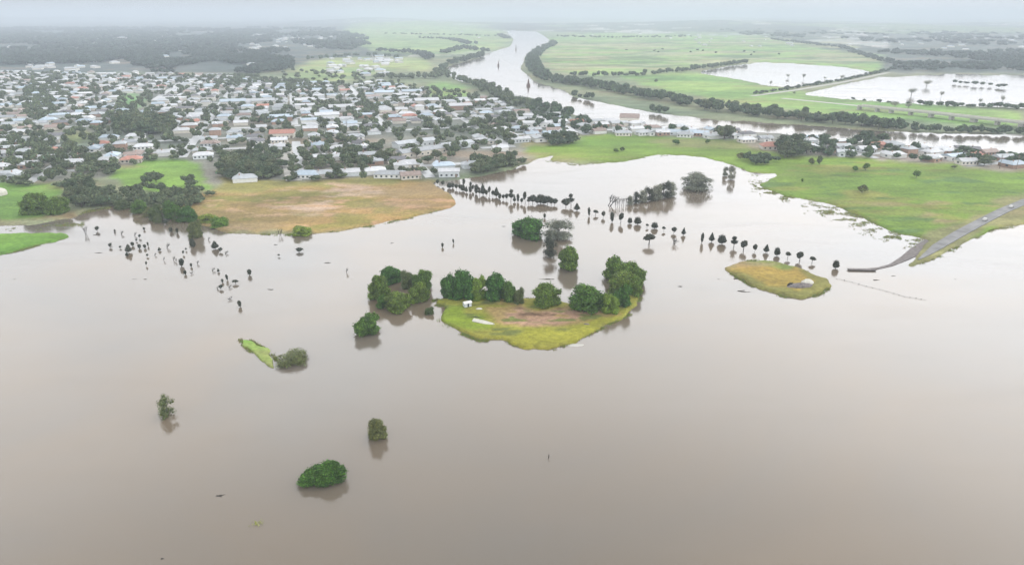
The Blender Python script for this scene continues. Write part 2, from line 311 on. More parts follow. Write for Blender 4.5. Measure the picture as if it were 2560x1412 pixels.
g = obj('grass_strip', terrain('grass_strip', np.arange(585, 720, 1.5), np.arange(840, 930, 1.2), [SPIT], [], [], (.16, .27, .05), 2, .5, nscale=.12, shore=.08)); tag(g, kind='structure')
TIP = [(1068, 768), (1085, 772), (1082, 790), (1072, 782)]
CAUS = [(2108, 672), (2180, 671), (2228, 660), (2290, 622), (2330, 596), (2345, 600), (2295, 636), (2232, 668), (2182, 680), (2150, 680)]

# ---------------------------------------------------------------- foliage builders
def quads_at(pos, nrm, size, rot):
    up = np.where(np.abs(nrm[:, 2:3]) > .9, np.array([[1., 0, 0]]), np.array([[0, 0, 1.]]))
    a_ = np.cross(nrm, up); a_ /= np.linalg.norm(a_, axis=1, keepdims=True) + 1e-9; b_ = np.cross(nrm, a_)
    c, s_ = np.cos(rot)[:, None], np.sin(rot)[:, None]; A = (a_ * c + b_ * s_) * size[:, None]; B = (-a_ * s_ + b_ * c) * size[:, None] * .7
    v = np.stack([pos - A, pos - B, pos + A, pos + B], 1).reshape(-1, 3); f = np.arange(len(v)).reshape(-1, 4); return v, f
def crown_np(lobes, nleaf, leaf, rg, core=.68, aspect=None, bright=(.45, 1.7)):
    """lobes: (cx,cy,cz,rx,ry,rz); returns verts, quad faces, tint"""
    L = np.array(lobes, float); wgt = L[:, 3] * L[:, 5] + L[:, 3] * L[:, 4]; wgt /= wgt.sum()
    li = rg.choice(len(L), nleaf, p=wgt); d = rg.normal(size=(nleaf, 3)); d[:, 2] = np.where(d[:, 2] < -.4, -d[:, 2] * .6, d[:, 2]); d /= np.linalg.norm(d, axis=1, keepdims=True)
    bump = .82 + .36 * fbm(d[:, 0] * 3 + li * 7.3, d[:, 1] * 3 + d[:, 2] * 2.3 + li * 3.1, 5, 3)
    rr = bump * (1 - rg.random(nleaf) ** 2 * .35) * np.where(rg.random(nleaf) < .14, rg.uniform(1.05, 1.38, nleaf), 1)
    pos = L[li, :3] + d * L[li, 3:6] * rr[:, None]; pos[:, 2] = np.maximum(pos[:, 2], rg.random(nleaf) * .03)
    nn = d + rg.normal(size=(nleaf, 3)) * .55; nn /= np.linalg.norm(nn, axis=1, keepdims=True)
    v, f = quads_at(pos, nn, leaf * (.6 + .8 * rg.random(nleaf)), rg.random(nleaf) * 6.28)
    lt = rg.uniform(.8, 1.2, len(L))[li]; cl = fbm(pos[:, 0] * 9, pos[:, 1] * 9 + pos[:, 2] * 7, 3, 2)
    tv = np.clip(lt * (bright[0] + (bright[1] - bright[0]) * rg.random(nleaf) ** 1.5) * (.7 + .6 * cl), .2, 2.2)
    wm = rg.normal(0, .08, nleaf); tint = np.stack([tv * (1 + wm), tv, tv * (1 - wm)], 1); tint = np.repeat(tint, 4, 0)
    if core > 0:
        th = np.linspace(0, 2 * np.pi, 8, endpoint=False); ph = np.linspace(-1.3, 1.3, 5)
        for q in L:
            ring = np.array([[np.cos(p) * np.cos(t_), np.cos(p) * np.sin(t_), np.sin(p)] for p in ph for t_ in th]) * q[3:6] * core * rg.uniform(.88, 1.1, (40, 1)) + q[:3]
            ring[:, 2] = np.maximum(ring[:, 2], 0.0)
            ff = [[i * 8 + j, i * 8 + (j + 1) % 8, (i + 1) * 8 + (j + 1) % 8, (i + 1) * 8 + j] for i in range(4) for j in range(8)]
            f = np.concatenate([f, np.array(ff) + len(v)]); v = np.concatenate([v, ring]); tint = np.concatenate([tint, np.full((40, 3), .7)])
    return v, f, tint
def clump(rg, base, k=5, f=.55):
    """break each lobe into smaller ones round its surface"""
    out_ = []
    for (x, y, z, a, b, c) in base:
        out_.append((x, y, z, a * .85, b * .85, c * .85))
        for _ in range(k):
            d = rg.normal(size=3); d[2] = abs(d[2]) * .9 - .25; d /= np.linalg.norm(d); q = f * rg.uniform(.45, 1.3)
            out_.append((x + d[0] * a * .62, y + d[1] * b * .62, max(.03, z + d[2] * c * .62), a * q, b * q, c * q))
    return out_
def lobes_low(rg, n, spread=.30, r=.22):
    Ls = []
    for i in range(n):
        a_ = i * 2.4 + rg.random(); q = math.sqrt((i + .5) / n) * spread; k = r * rg.uniform(.8, 1.2); z_ = .5 * (1 - (q / .42) ** 2) * rg.uniform(.7, 1.15) + .1
        Ls.append((math.cos(a_) * q, math.sin(a_) * q, z_, k, k, k * 1.25)); Ls.append((math.cos(a_) * q * 1.1, math.sin(a_) * q * 1.1, .08, k, k, k))
    return clump(rg, Ls)
def lobes_bush(rg, n, spread=.30, zlo=.22, zhi=.62, r=.24):
    Ls = []
    for i in range(n):
        a_ = rg.random() * 6.28; q = math.sqrt(rg.random()) * spread; z_ = zlo + (zhi - zlo) * rg.random() * (1.15 - q / spread * .6); k = r * rg.uniform(.75, 1.25)
        Ls.append((math.cos(a_) * q, math.sin(a_) * q, z_, k, k, k * 1.05))
    return Ls
def fit(v, wd=1.0):
    """normalise to unit height, unit width"""
    lo, hi = np.percentile(v[:, 0], .3), np.percentile(v[:, 0], 99.7); v[:, 0] /= (hi - lo) * wd; v[:, 1] /= (hi - lo) * wd; v[:, 2] /= np.percentile(v[:, 2], 99.8); return v
def trunk_mesh(rg, z0=-.15, z1=.45, r=.035, limbs=4, mt='bark'):
    b_ = MB(); k = rg.uniform(-.03, .03); b_.tube((0, 0, z0), (k, 0, z1 * .55), r, r * .75); b_.tube((k, 0, z1 * .55), (k * 1.5, .01, z1), r * .75, r * .45)
    for i in range(limbs):
        a_ = 6.28 * i / limbs + rg.random(); s_ = z1 * rg.uniform(.45, .8)
        b_.tube((k, 0, s_), (math.cos(a_) * .2, math.sin(a_) * .2, s_ + rg.uniform(.15, .28)), r * .45, r * .18, 5)
    return b_.mesh('trunk', M[mt])
PROTO = {}
def proto(key, lobes, nleaf, leaf, lm, tz=.5, tr=.035, bm='bark', core=.68, seed=0, limbs=4, tz0=-.15):
    rg = np.random.default_rng(seed + 100); v, f, c = crown_np(lobes, nleaf, leaf, rg, core); v = fit(v)
    me = mesh_np('crown', v, f, c); me.materials.append(M[lm]); PROTO[key] = [('crown', me), ('trunk', trunk_mesh(rg, tz0, tz, tr, limbs, bm))]
rg = np.random.default_rng(5)
for i in range(5): proto(f'bush{i}', lobes_low(rg, [6, 8, 5, 9, 7][i]), 9000, .027, 'leaf', seed=i)
proto('bushbright', lobes_low(rg, 8), 9000, .022, 'leafbright', seed=8)
proto('bushwide', clump(rg, [(-.33, 0, .3, .17, .16, .26), (-.15, .05, .42, .2, .18, .36), (.05, 0, .48, .2, .18, .42), (.2, .04, .5, .19, .17, .42), (.36, 0, .36, .15, .15, .32), (0, -.1, .25, .25, .12, .25), (-.3, 0, .08, .2, .2, .2), (0, 0, .08, .3, .25, .2), (.3, 0, .08, .18, .2, .2)], 4), 12000, .020, 'leaf', seed=9)
proto('bushole', lobes_low(rg, 6), 8000, .022, 'leafolive', seed=10)
proto('thicket', lobes_low(rg, 6), 5000, .018, 'leafgrey', bm='barkdark', core=.3, seed=17, tz=.8, limbs=8)
proto('darkbush', lobes_low(rg, 6), 3500, .03, 'leafdark', bm='barkdark', seed=12)
proto('airyol', lobes_low(rg, 6), 6000, .017, 'leafolive', bm='barkgrey', core=.2, seed=13, tz=.8, limbs=7)
proto('sparse', lobes_low(np.random.default_rng(4), 5), 3600, .016, 'leafolive', bm='barkgrey', core=.3, seed=19, tz=.7, limbs=7)
proto('airygrey', lobes_low(rg, 7), 9000, .016, 'leafgrey', bm='barkgrey', core=.25, seed=14, tz=.6, limbs=6)
proto('airydark', lobes_low(rg, 6), 5500, .017, 'leafdark', bm='barkdark', core=.25, seed=15, tz=.85, limbs=8)
proto('airy', lobes_bush(rg, 7, .3, .35, .75, .2), 2200, .018, 'leafgrey', bm='barkgrey', core=0, seed=11, tz=.8, limbs=7)
# avenue tree forms
proto('dome', [(0, 0, .5, .42, .42, .5), (-.2, 0, .32, .28, .3, .26), (.22, 0, .32, .28, .3, .26)], 1500, .05, 'leafdark', bm='barkdark', tz=.5, tr=.05, core=.85, seed=20)
proto('cone', [(0, 0, .3, .42, .4, .25), (0, 0, .5, .32, .3, .25), (0, 0, .72, .2, .2, .22), (0, 0, .9, .1, .1, .14)], 1400, .05, 'leafdark', bm='barkdark', core=.85, seed=21)
proto('lolly', [(0, 0, .64, .42, .4, .32), (.1, 0, .85, .25, .25, .14), (-.2, 0, .45, .22, .22, .18)], 1100, .06, 'leafdark', bm='barkdark', tz=.6, tr=.07, core=.85, seed=22, limbs=2)
proto('slim', [(0, 0, .3, .35, .35, .28), (0, 0, .6, .42, .4, .3), (0, 0, .85, .25, .25, .15)], 1000, .07, 'leafdark', bm='barkdark', tz=.5, tr=.09, core=.85, seed=23, limbs=2)
proto('flat', [(-.15, 0, .66, .34, .34, .26), (.2, 0, .6, .3, .3, .22), (0, 0, .8, .3, .3, .16)], 1000, .06, 'leafdark', bm='barkdark', tz=.75, tr=.05, core=.8, seed=24, limbs=3)
proto('tier', [(0, 0, .8, .28, .28, .17), (.05, 0, .45, .42, .4, .18), (-.1, 0, .5, .3, .3, .15)], 1300, .05, 'leafdark', bm='barkdark', tz=.7, tr=.05, core=.8, seed=25, limbs=3)
proto('round', lobes_bush(np.random.default_rng(77), 5, .2, .4, .65, .26), 1300, .05, 'leafdark', bm='barkdark', core=.8, seed=26)
# town and riverside trees
for i in range(7):
    rg2 = np.random.default_rng(60 + i); Ls = lobes_bush(rg2, 5 + i % 4, .26, .38, .74, .2) if i < 5 else [(0, 0, .35, .3, .3, .2), (0, 0, .55, .24, .24, .22), (0, 0, .78, .15, .15, .2)]
    proto(f'town{i}', Ls, 1500, .038, 'leaftown', tz=.5, tr=.03, seed=30 + i, core=.75)
for i in range(4):
    proto(f'field{i}', lobes_bush(np.random.default_rng(90 + i), 5, .24, .3, .65, .24), 1300, .042, 'leafolive' if i % 2 else 'leaf', seed=40 + i)
def bare(key, seed, leaves=500, lm='leafgrey', bm='barkgrey', upright=.75, r=.022, nb=9, z0=-.12):
    rg = random.Random(seed); b_ = MB(); tips = []
    def grow(a_, d, ln, r_, lev):
        e_ = a_ + d * ln; b_.tube(a_, e_, r_, r_ * .6, 5); tips.append(e_)
        if lev == 0: return
        for _ in range(3 if lev > 1 else 4):
            dd = (d + Vector((rg.uniform(-1, 1), rg.uniform(-1, 1), rg.uniform(-.2, .9))) * .75).normalized(); grow(a_ + d * ln * rg.uniform(.5, 1), dd, ln * rg.uniform(.5, .75), r_ * .55, lev - 1)
    for i in range(3): grow(Vector((rg.uniform(-.05, .05), rg.uniform(-.05, .05), z0)), Vector((rg.uniform(-.5, .5), rg.uniform(-.5, .5), upright)).normalized(), .42, r, 3)
    vv = np.array(b_.v); sc_x = vv[:, 0].max() - vv[:, 0].min(); sc_z = vv[:, 2].max()
    b_.v = [(x / sc_x, y / sc_x, z_ / sc_z) for x, y, z_ in b_.v]; tm = b_.mesh('trunk', M[bm])
    tp = np.array([(t_[0] / sc_x, t_[1] / sc_x, t_[2] / sc_z) for t_ in tips]); rgn = np.random.default_rng(seed); k = rgn.choice(len(tp), leaves); pos = tp[k] + rgn.normal(0, .035, (leaves, 3)); pos[:, 2] = np.maximum(pos[:, 2], 0)
    nn = rgn.normal(size=(leaves, 3)); nn /= np.linalg.norm(nn, axis=1, keepdims=True); v, f = quads_at(pos, nn, rgn.uniform(.01, .024, leaves), rgn.random(leaves) * 6)
    me = mesh_np('crown', v, f, np.repeat(rgn.uniform(.6, 1.4, leaves), 4)[:, None] * np.ones(3)); me.materials.append(M[lm]); PROTO[key] = [('crown', me), ('trunk', tm)]
bare('bare0', 3, 900); bare('bare1', 4, 1500, 'leafolive'); bare('bare2', 8, 700, 'leafgrey', 'barkdark'); bare('twig', 12, 260, 'leafdark', 'barkdark', r=.03); bare('twig1', 15, 500, 'leafdark', 'barkdark', r=.03)
bare('willow', 21, 1500, 'leafgrey', 'barkgrey', upright=1.5)

COUNT = dict(tree=0, bush=0)
def plant(key, px, py, wpx, hpx, label, cat='tree', name=None, group=None, z=0.0, rz=None, tilt=0, sink=0.15):
    """px,py = waterline/base pixel of the visible foot; wpx,hpx = size in photo pixels"""
    D = depth(px, py, z); wm = wpx * D / F; dep = math.atan2(H, math.sqrt(max(1, D * D - H * H)) if D > H else 1)
    hm = max((hpx - wpx * .30 * math.sin(dep)) / F * D / math.cos(dep), hpx * .55 / F * D)
    wm *= 1.06; x, y, _ = P(px, py, z); y += wm * .32
    o_ = thing(name or cat.replace(' ', '_'), label, cat, (x, y, z), rnd.random() * 6.28 if rz is None else rz, (wm, wm, hm), group)
    if tilt: o_.rotation_euler = (0, tilt, 0)
    for nm, me in PROTO[key]: obj(nm, me, o_)
    COUNT['tree' if cat == 'tree' else 'bush'] += 1
    return o_
ISLZ = .85
G1 = 'bushes in the floodwater around the near island'
for a_ in [
    ('bushwide', 800, 1228, 112, 66, 'large bright green bush standing in brown water, nearest the camera', 'bush', 0, 0.2),
    ('bushole', 941, 1101, 44, 54, 'small olive tree alone in brown water, above the large near bush', 'tree', 0, None),
    ('sparse', 413, 1043, 42, 54, 'thin grey half-bare tree alone in water at lower left', 'tree', 0, None),
    ('airyol', 722, 915, 88, 34, 'straggly grey-green shrub at the end of the narrow grass strip', 'bush', 0, None),
    ('bush2', 921, 838, 62, 50, 'compact dark green bush alone in water, left of the grassy island', 'bush', 0, None),
    ('bush0', 944, 752, 52, 62, 'leftmost green bush of the ring left of the grassy island', 'bush', 0, None),
    ('bush1', 973, 712, 46, 42, 'round green bush at the back left of the left-hand ring', 'bush', 0, None),
    ('bushole', 1016, 722, 34, 44, 'small olive bush at the middle back of the left-hand ring', 'bush', 0, None),
    ('bush3', 1058, 728, 44, 52, 'tall round green bush at the back right of the left-hand ring', 'bush', 0, None),
    ('bush4', 1045, 757, 52, 50, 'broad dark bush at the right front of the left-hand ring', 'bush', 0, None),
    ('bush1', 992, 780, 56, 46, 'low bright bush at the very front of the left-hand ring', 'bush', 0, None),
    ('bush0', 957, 771, 34, 32, 'small bush tucked between the leftmost bush and the front one', 'bush', 0, None),
    ('bush3', 1124, 748, 46, 60, 'leftmost bush of the hedge behind the grassy island', 'bush', .3, None),
    ('bush4', 1160, 752, 62, 74, 'tallest bush of the hedge behind the grassy island', 'bush', .8, None),
    ('bushbright', 1194, 752, 40, 62, 'yellow-green bush in the middle of the island hedge', 'bush', .8, None),
    ('bush0', 1240, 752, 66, 66, 'broad round bush right of the yellow-green one in the hedge', 'bush', .8, None),
    ('bush2', 1272, 756, 40, 50, 'medium green bush near the right end of the island hedge', 'bush', .6, None),
    ('bushole', 1298, 762, 28, 42, 'pale olive bush at the right end of the island hedge', 'bush', .5, None),
    ('bush1', 1365, 764, 62, 54, 'single round bush on the middle back edge of the grassy island', 'bush', .8, None),
    ('bush4', 1472, 780, 92, 66, 'broad dense bush on the right back edge of the grassy island', 'bush', .8, None),
    ('bushbright', 1527, 784, 44, 48, 'yellow-green bush beside the broad dense one on the island', 'bush', .8, None),
    ('bush2', 1562, 770, 42, 56, 'small bush at the foot of the tall right-hand clump', 'bush', .6, None),
    ('bush0', 1538, 698, 56, 56, 'upper left bush of the tall clump right of the island', 'bush', 0, None),
    ('bush3', 1574, 712, 64, 56, 'upper right bush of the tall clump right of the island', 'bush', 0, None),
    ('bush1', 1560, 740, 70, 56, 'middle bush of the tall clump right of the island', 'bush', 0, None),
    ('bush4', 1588, 742, 44, 50, 'outermost right bush of the tall clump beside the island', 'bush', 0, None),
    ('bush3', 1322, 597, 78, 50, 'wide domed green bush in water below the flooded avenue', 'bush', 0, None),
    ('airygrey', 1396, 602, 58, 52, 'grey drooping bare tree right of the wide domed bush', 'tree', 0, None),
    ('airydark', 1375, 645, 36, 52, 'dark leafless tree below the grey drooping one', 'tree', 0, None),
    ('bush0', 1424, 676, 56, 58, 'round olive green bush right of the dark leafless tree', 'bush', 0, None),
    ('bushole', 1074, 786, 24, 18, 'tiny olive shrub in water beside the island left tip', 'bush', 0, None),
    ('airygrey', 1747, 478, 70, 44, 'wispy grey leafless thicket standing in the upper flood', 'bush', 0, .2),
    ('airygrey', 1829, 450, 16, 36, 'tall grey weeping tree in the upper flood by the green field', 'tree', 0, None),
    ('airygrey', 1814, 441, 12, 24, 'small grey weeping tree left of the taller weeping one', 'tree', 0, None),
    ('flat', 1624, 614, 28, 28, 'dark forked tree standing below the avenue of flooded trees', 'tree', 0, None),
    ('twig', 1686, 612, 16, 18, 'thin Y-shaped dead branch sticking out of the flood', 'dead branch', 0, None),
    ('twig1', 1522, 517, 26, 28, 'black leafless branches at the tail of the long thicket', 'dead branch', 0, None),
    ('bushbright', 545, 570, 40, 26, 'yellow-green scrub at the left tip of the brown bank', 'bush', .2, None),
    ('bushbright', 515, 560, 40, 26, 'yellow-green scrub left of the other scrub on the brown bank', 'bush', .2, None),
    ('bushbright', 750, 590, 48, 24, 'low green reeds at the water edge of the brown bank', 'bush', 0, None),
    ('twig', 700, 590, 8, 20, 'small dark bare sapling at the brown bank water edge', 'sapling', 0, None),
    ('bushole', 487, 595, 34, 44, 'bushy olive tree standing in water off the wooded left shore', 'tree', 0, None),
    ('bushole', 303, 525, 34, 26, 'low olive bush standing in water at the wooded left shore', 'bush', 0, None),
    ('bush3', 345, 535, 36, 34, 'dark bush in water below the wooded left shore', 'bush', 0, None),
    ('bushole', 385, 553, 34, 40, 'tall olive bush in water off the wooded left shore', 'bush', 0, None),
    ('bush4', 425, 548, 44, 46, 'broad dark bush in water beside the tall olive one at left shore', 'bush', 0, None),
    ('bush1', 462, 556, 36, 38, 'green bush in water near the brown bank left tip', 'bush', 0, None),
    ('bush0', 76, 540, 66, 56, 'round bright green tree on the left meadow shore', 'tree', .6, None),
    ('bush3', 138, 538, 48, 46, 'dark green tree right of the round bright one on the left shore', 'tree', .6, None),
]:
    plant(a_[0], a_[1], a_[2], a_[3], a_[4], a_[5], a_[6], z=a_[7], rz=a_[8], group=None)
# long thicket in the upper flood: individual trees growing to the right
TH = ['leftmost and smallest', 'second from left', 'third from left', 'fourth from left', 'fifth from left', 'sixth from left', 'rightmost and largest']
for i, (x, y, w_, h_) in enumerate([(1576, 512, 16, 24), (1592, 510, 20, 30), (1608, 507, 24, 34), (1624, 505, 26, 38), (1642, 502, 30, 42), (1660, 498, 34, 44), (1678, 494, 30, 42)]):
    plant('airydark' if i % 2 else 'thicket', x, y, w_ * 1.15, h_, f'dark grey tree, {TH[i]} of the long flooded thicket', 'tree', group='trees of the long flooded thicket')
for i in range(9):
    plant('twig', 1539 + i * 5.2, 517 - i * .9, 4, 17 + rnd.random() * 6, 'thin bare sapling left of the long flooded thicket', 'sapling', group='bare saplings beside the long thicket')
# flooded avenue
AVE = [(1093, 463, 10, 12, 'round'), (1107, 466, 10, 12, 'round'), (1123, 472, 14, 14, 'dome'), (1141, 475, 11, 13, 'round'), (1159, 463, 8, 14, 'slim'), (1157, 479, 13, 16, 'dome'), (1176, 468, 7, 12, 'slim'), (1175, 483, 9, 16, 'slim'),
       (1190, 486, 12, 22, 'slim'), (1208, 489, 17, 25, 'cone'), (1224, 488, 8, 19, 'lolly'), (1241, 494, 16, 22, 'cone'), (1258, 500, 9, 12, 'round'), (1277, 505, 16, 27, 'tier'), (1295, 506, 8, 19, 'slim'), (1313, 508, 10, 25, 'lolly'),
       (1332, 511, 18, 20, 'round'), (1352, 511, 22, 22, 'dome'), (1369, 512, 20, 18, 'round'), (1386, 514, 15, 15, 'round'), (1415, 520, 22, 20, 'round'), (1428, 516, 14, 27, 'tier'), (1443, 528, 14, 17, 'cone'), (1362, 546, 6, 11, 'slim'),
       (1473, 541, 6, 20, 'slim'), (1489, 539, 12, 12, 'flat'), (1509, 545, 9, 15, 'round'), (1531, 556, 9, 23, 'slim'), (1552, 559, 11, 23, 'lolly'), (1575, 560, 11, 14, 'dome'), (1595, 563, 17, 18, 'dome'), (1618, 570, 7, 9, 'flat'),
       (1637, 573, 16, 15, 'dome'), (1660, 579, 8, 11, 'flat'), (1685, 584, 12, 14, 'round'), (1709, 589, 10, 17, 'cone'), (1755, 608, 7, 23, 'slim'), (1780, 606, 13, 21, 'cone'), (1807, 612, 20, 22, 'dome'), (1836, 620, 16, 25, 'tier'),
       (1860, 628, 15, 23, 'lolly'), (1888, 630, 10, 17, 'round'), (1916, 633, 13, 19, 'cone'), (1944, 641, 14, 20, 'dome'), (1971, 648, 12, 16, 'flat'), (2001, 654, 15, 21, 'lolly'), (2032, 659, 14, 15, 'flat'), (2091, 673, 15, 20, 'dome')]
ORD = ['first', 'second', 'third', 'fourth', 'fifth', 'sixth', 'seventh', 'eighth', 'ninth', 'tenth', 'eleventh', 'twelfth', 'thirteenth', 'fourteenth', 'fifteenth', 'sixteenth', 'seventeenth', 'eighteenth', 'nineteenth', 'twentieth']
FORM = dict(round='round', dome='domed', slim='slim upright', cone='pointed', lolly='round-headed', flat='flat-topped', tier='two-tiered')
AVE += [(1132, 471, 9, 12, 'slim'), (1149, 476, 9, 13, 'round'), (1166, 482, 9, 14, 'cone'), (1182, 478, 8, 14, 'round'), (1199, 490, 10, 18, 'tier'), (1216, 492, 9, 15, 'round'), (1232, 492, 9, 14, 'round'), (1249, 499, 9, 14, 'slim'),
        (1267, 501, 10, 15, 'round'), (1286, 506, 9, 15, 'cone'), (1304, 510, 9, 13, 'round'), (1322, 511, 11, 16, 'tier'), (1343, 513, 14, 17, 'round'), (1360, 512, 16, 20, 'dome'), (1378, 514, 14, 16, 'round')]
AVE.sort()
NL = len(AVE)
def ordl(i): return ORD[i] if i < 20 else ('twenty-' + ORD[i - 20] if i < 29 else f'{i + 1}th')
for i, (x, y, w_, h_, k) in enumerate(AVE):
    side = f'{ordl(i)} from the left end' if i < NL / 2 else f'{ordl(NL - 1 - i)} from the right end'
    plant(k, x, y, w_ * (.86 if x < 1330 else 1.05), h_ * 1.14, f'dark {FORM[k]} tree of the flooded avenue, {side}', 'tree', group='trees of the flooded avenue', rz=rnd.uniform(-.4, .4), tilt=rnd.uniform(-.07, .07))
# drowned shrubs at the left
DS = [(213, 586, 8, 22, 'twig'), (242, 579, 10, 13, 'round'), (284, 583, 5, 7, 'twig1'), (319, 633, 15, 22, 'cone'), (331, 616, 8, 11, 'slim'), (370, 616, 4, 11, 'slim'), (415, 621, 9, 14, 'twig1'), (427, 581, 9, 13, 'slim'),
      (442, 584, 7, 14, 'slim'), (482, 620, 14, 24, 'dome'), (452, 667, 12, 21, 'slim'), (463, 687, 7, 11, 'slim'), (478, 685, 8, 7, 'twig'), (412, 563, 16, 14, 'round'), (504, 591, 9, 16, 'tier'), (519, 601, 6, 9, 'twig1'),
      (536, 624, 17, 21, 'cone'), (550, 631, 10, 12, 'round'), (561, 635, 10, 8, 'twig1'), (529, 678, 10, 8, 'twig1'), (546, 681, 6, 10, 'cone'), (556, 707, 6, 10, 'slim'), (568, 701, 6, 15, 'slim'), (587, 711, 15, 11, 'flat'),
      (551, 724, 10, 12, 'round'), (541, 723, 8, 8, 'twig1'), (570, 720, 10, 7, 'twig1'), (623, 689, 10, 16, 'slim'), (574, 750, 11, 8, 'twig'), (600, 768, 9, 17, 'slim'), (697, 642, 6, 7, 'flat'), (746, 632, 18, 12, 'round'),
      (865, 683, 7, 13, 'twig1'), (1106, 619, 6, 12, 'slim'), (1134, 609, 4, 12, 'slim'), (370, 545, 30, 24, 'airyol'), (392, 560, 18, 26, 'airyol'), (440, 556, 20, 26, 'airyol')]
WORDS = dict(twig='twiggy leafless', twig1='sparse twiggy', round='round', cone='pointed', slim='narrow upright', dome='domed', tier='two-tiered', flat='low flat', airyol='straggly olive')
rd = random.Random(55)
for _ in range(26):
    t_ = rd.random(); x = 250 + 340 * t_ + rd.gauss(0, 38); y = 585 + 130 * t_ ** 1.3 + rd.gauss(0, 22)
    if y < 572 or (x < 250 and y < 600): continue
    DS.append((x, y, rd.uniform(4, 8), rd.uniform(6, 12), rd.choice(('slim', 'twig1', 'round', 'twig1', 'cone'))))
LM_S = [((320, 625), 'left of the drowned scrub patch'), ((430, 575), 'just off the wooded left shore'), ((500, 610), 'below the left tip of the brown bank'), ((470, 680), 'in the left of the drowned scrub patch'),
        ((565, 710), 'in the middle of the drowned scrub patch'), ((600, 765), 'at the bottom of the drowned scrub patch'), ((750, 630), 'in open water below the brown bank'), ((870, 680), 'in open water left of the island hedge'), ((1120, 615), 'in open water left of the domed bush')]
seen = {}
DSL = []
for (x, y, w_, h_, k) in DS:
    lm_ = min(LM_S, key=lambda q: (q[0][0] - x) ** 2 + (q[0][1] - y) ** 2)[1]; DSL.append((x, y, w_, h_, k, f'dark {WORDS[k]} shrub {lm_}'))
def uniq(items, lab, xkey):
    """give same-label items an ordinal from the left"""
    by = {}
    for i, it in enumerate(items): by.setdefault(lab(it), []).append(i)
    res = [None] * len(items)
    for L_, ids in by.items():
        if len(ids) == 1: res[ids[0]] = L_; continue
        if len(L_.split()) > 13: raise ValueError(L_)
        ids.sort(key=lambda i: xkey(items[i]))
        for k, i in enumerate(ids): res[i] = f'{L_}, {ordl(k)} from left'
    return res
for d_, lb in zip(DSL, uniq(DSL, lambda q: q[5], lambda q: q[0])):
    plant(d_[4], d_[0], d_[1], d_[2], d_[3], lb, 'shrub', group='drowned shrubs at the left', tilt=rnd.uniform(-.15, .15))

# ---------------------------------------------------------------- floating debris, post
def debris(px, py, wpx, label, seed):
    rg_ = random.Random(seed); D = depth(px, py); wm = wpx * D / F; b_ = MB()
    for _ in range(5):
        a_ = rg_.uniform(-.5, .5); c_ = Vector((rg_.uniform(-.25, .25) * wm, rg_.uniform(-.2, .2) * wm, rg_.uniform(0, .06))); d = Vector((math.cos(a_), math.sin(a_), rg_.uniform(-.04, .1))) * wm * rg_.uniform(.2, .42)
        b_.tube(c_ - d, c_ + d, .05 + wm * .018, .03 + wm * .006)
    o_ = obj('floating_branch', b_.mesh('floating_branch', M['barkdark'])); o_.location = P(px, py); tag(o_, label, 'branch')
for i, (x, y, w_, lb) in enumerate([(246, 632, 18, 'thin dark branch afloat left of the pointed drowned shrub'), (244, 587, 16, 'dark drift twig afloat close to the left shore'), (818, 657, 18, 'dark tangle of branches afloat below the brown bank'),
        (676, 724, 16, 'pale grey driftwood right of the drowned scrub patch'), (553, 1238, 22, 'black twigs afloat in brown water at lower left'), (980, 608, 8, 'small brown drift clump below the brown bank'), (1842, 697, 22, 'dark drift line just left of the right-hand island'),
        (1858, 728, 28, 'dark drift line below left of the right-hand island'), (1190, 797, 30, 'dark fallen branch lying beside the white boat'), (2190, 700, 16, 'thin grey drift scattered between the causeway and the wire fence'), (2235, 690, 12, 'small drift bundle right of the causeway tip'), (1700, 716, 12, 'tiny drift twig between the tall clump and the right-hand island'), (1258, 566, 10, 'tiny pale twig afloat left of the wide domed bush'), (405, 1396, 10, 'tiny drift twig at the bottom edge, lower left'), (690, 612, 10, 'short drift twig just below the brown bank reeds')]):
    debris(x, y, w_, lb, i)
for o_ in col.objects:
    if o_.name.startswith('floating_branch') and 'white boat' in o_['label']: o_.location.z = .95; o_.name = 'fallen_branch'
# marker post
D = depth(1371, 1144); o_ = thing('marker_post', 'small dark post sticking up alone in brown water, lower centre', 'post', P(1371, 1144))
obj('post', MB().tube((0, 0, -1), (.12, 0, 1.15), .13, .11, 8).mesh('post', M['barkdark']), o_); obj('cap', MB().tube((.12, 0, 1.15), (.13, 0, 1.28), .17, .13, 8).mesh('cap', M['rust']), o_)
# grass tuft near the bottom
def tuft(px, py, wpx, label, n_=260, h=1.2, mt='grassy'):
    D = depth(px, py); wm = wpx * D / F; rgn = np.random.default_rng(int(px)); pos = np.stack([rgn.normal(0, wm * .22, n_), rgn.normal(0, wm * .14, n_), np.zeros(n_)], 1)
    tip = pos + np.stack([rgn.normal(0, .25, n_), rgn.normal(0, .25, n_), rgn.uniform(.3, 1, n_) * h], 1); wv = np.array([.05, 0, 0])
    v = np.stack([pos - wv, pos + wv, tip], 1).reshape(-1, 3); f = np.arange(len(v)).reshape(-1, 3); me = mesh_np('grass_tuft', v, f, np.repeat(rgn.uniform(.7, 1.3, n_), 3)[:, None] * np.ones(3), nper=3); me.materials.append(M[mt])
    o_ = obj('grass_tuft', me); o_.location = P(px, py); tag(o_, label, 'grass tuft')
tuft(645, 1308, 36, 'faint pale green tuft of grass in brown water near the bottom', 70, .8)

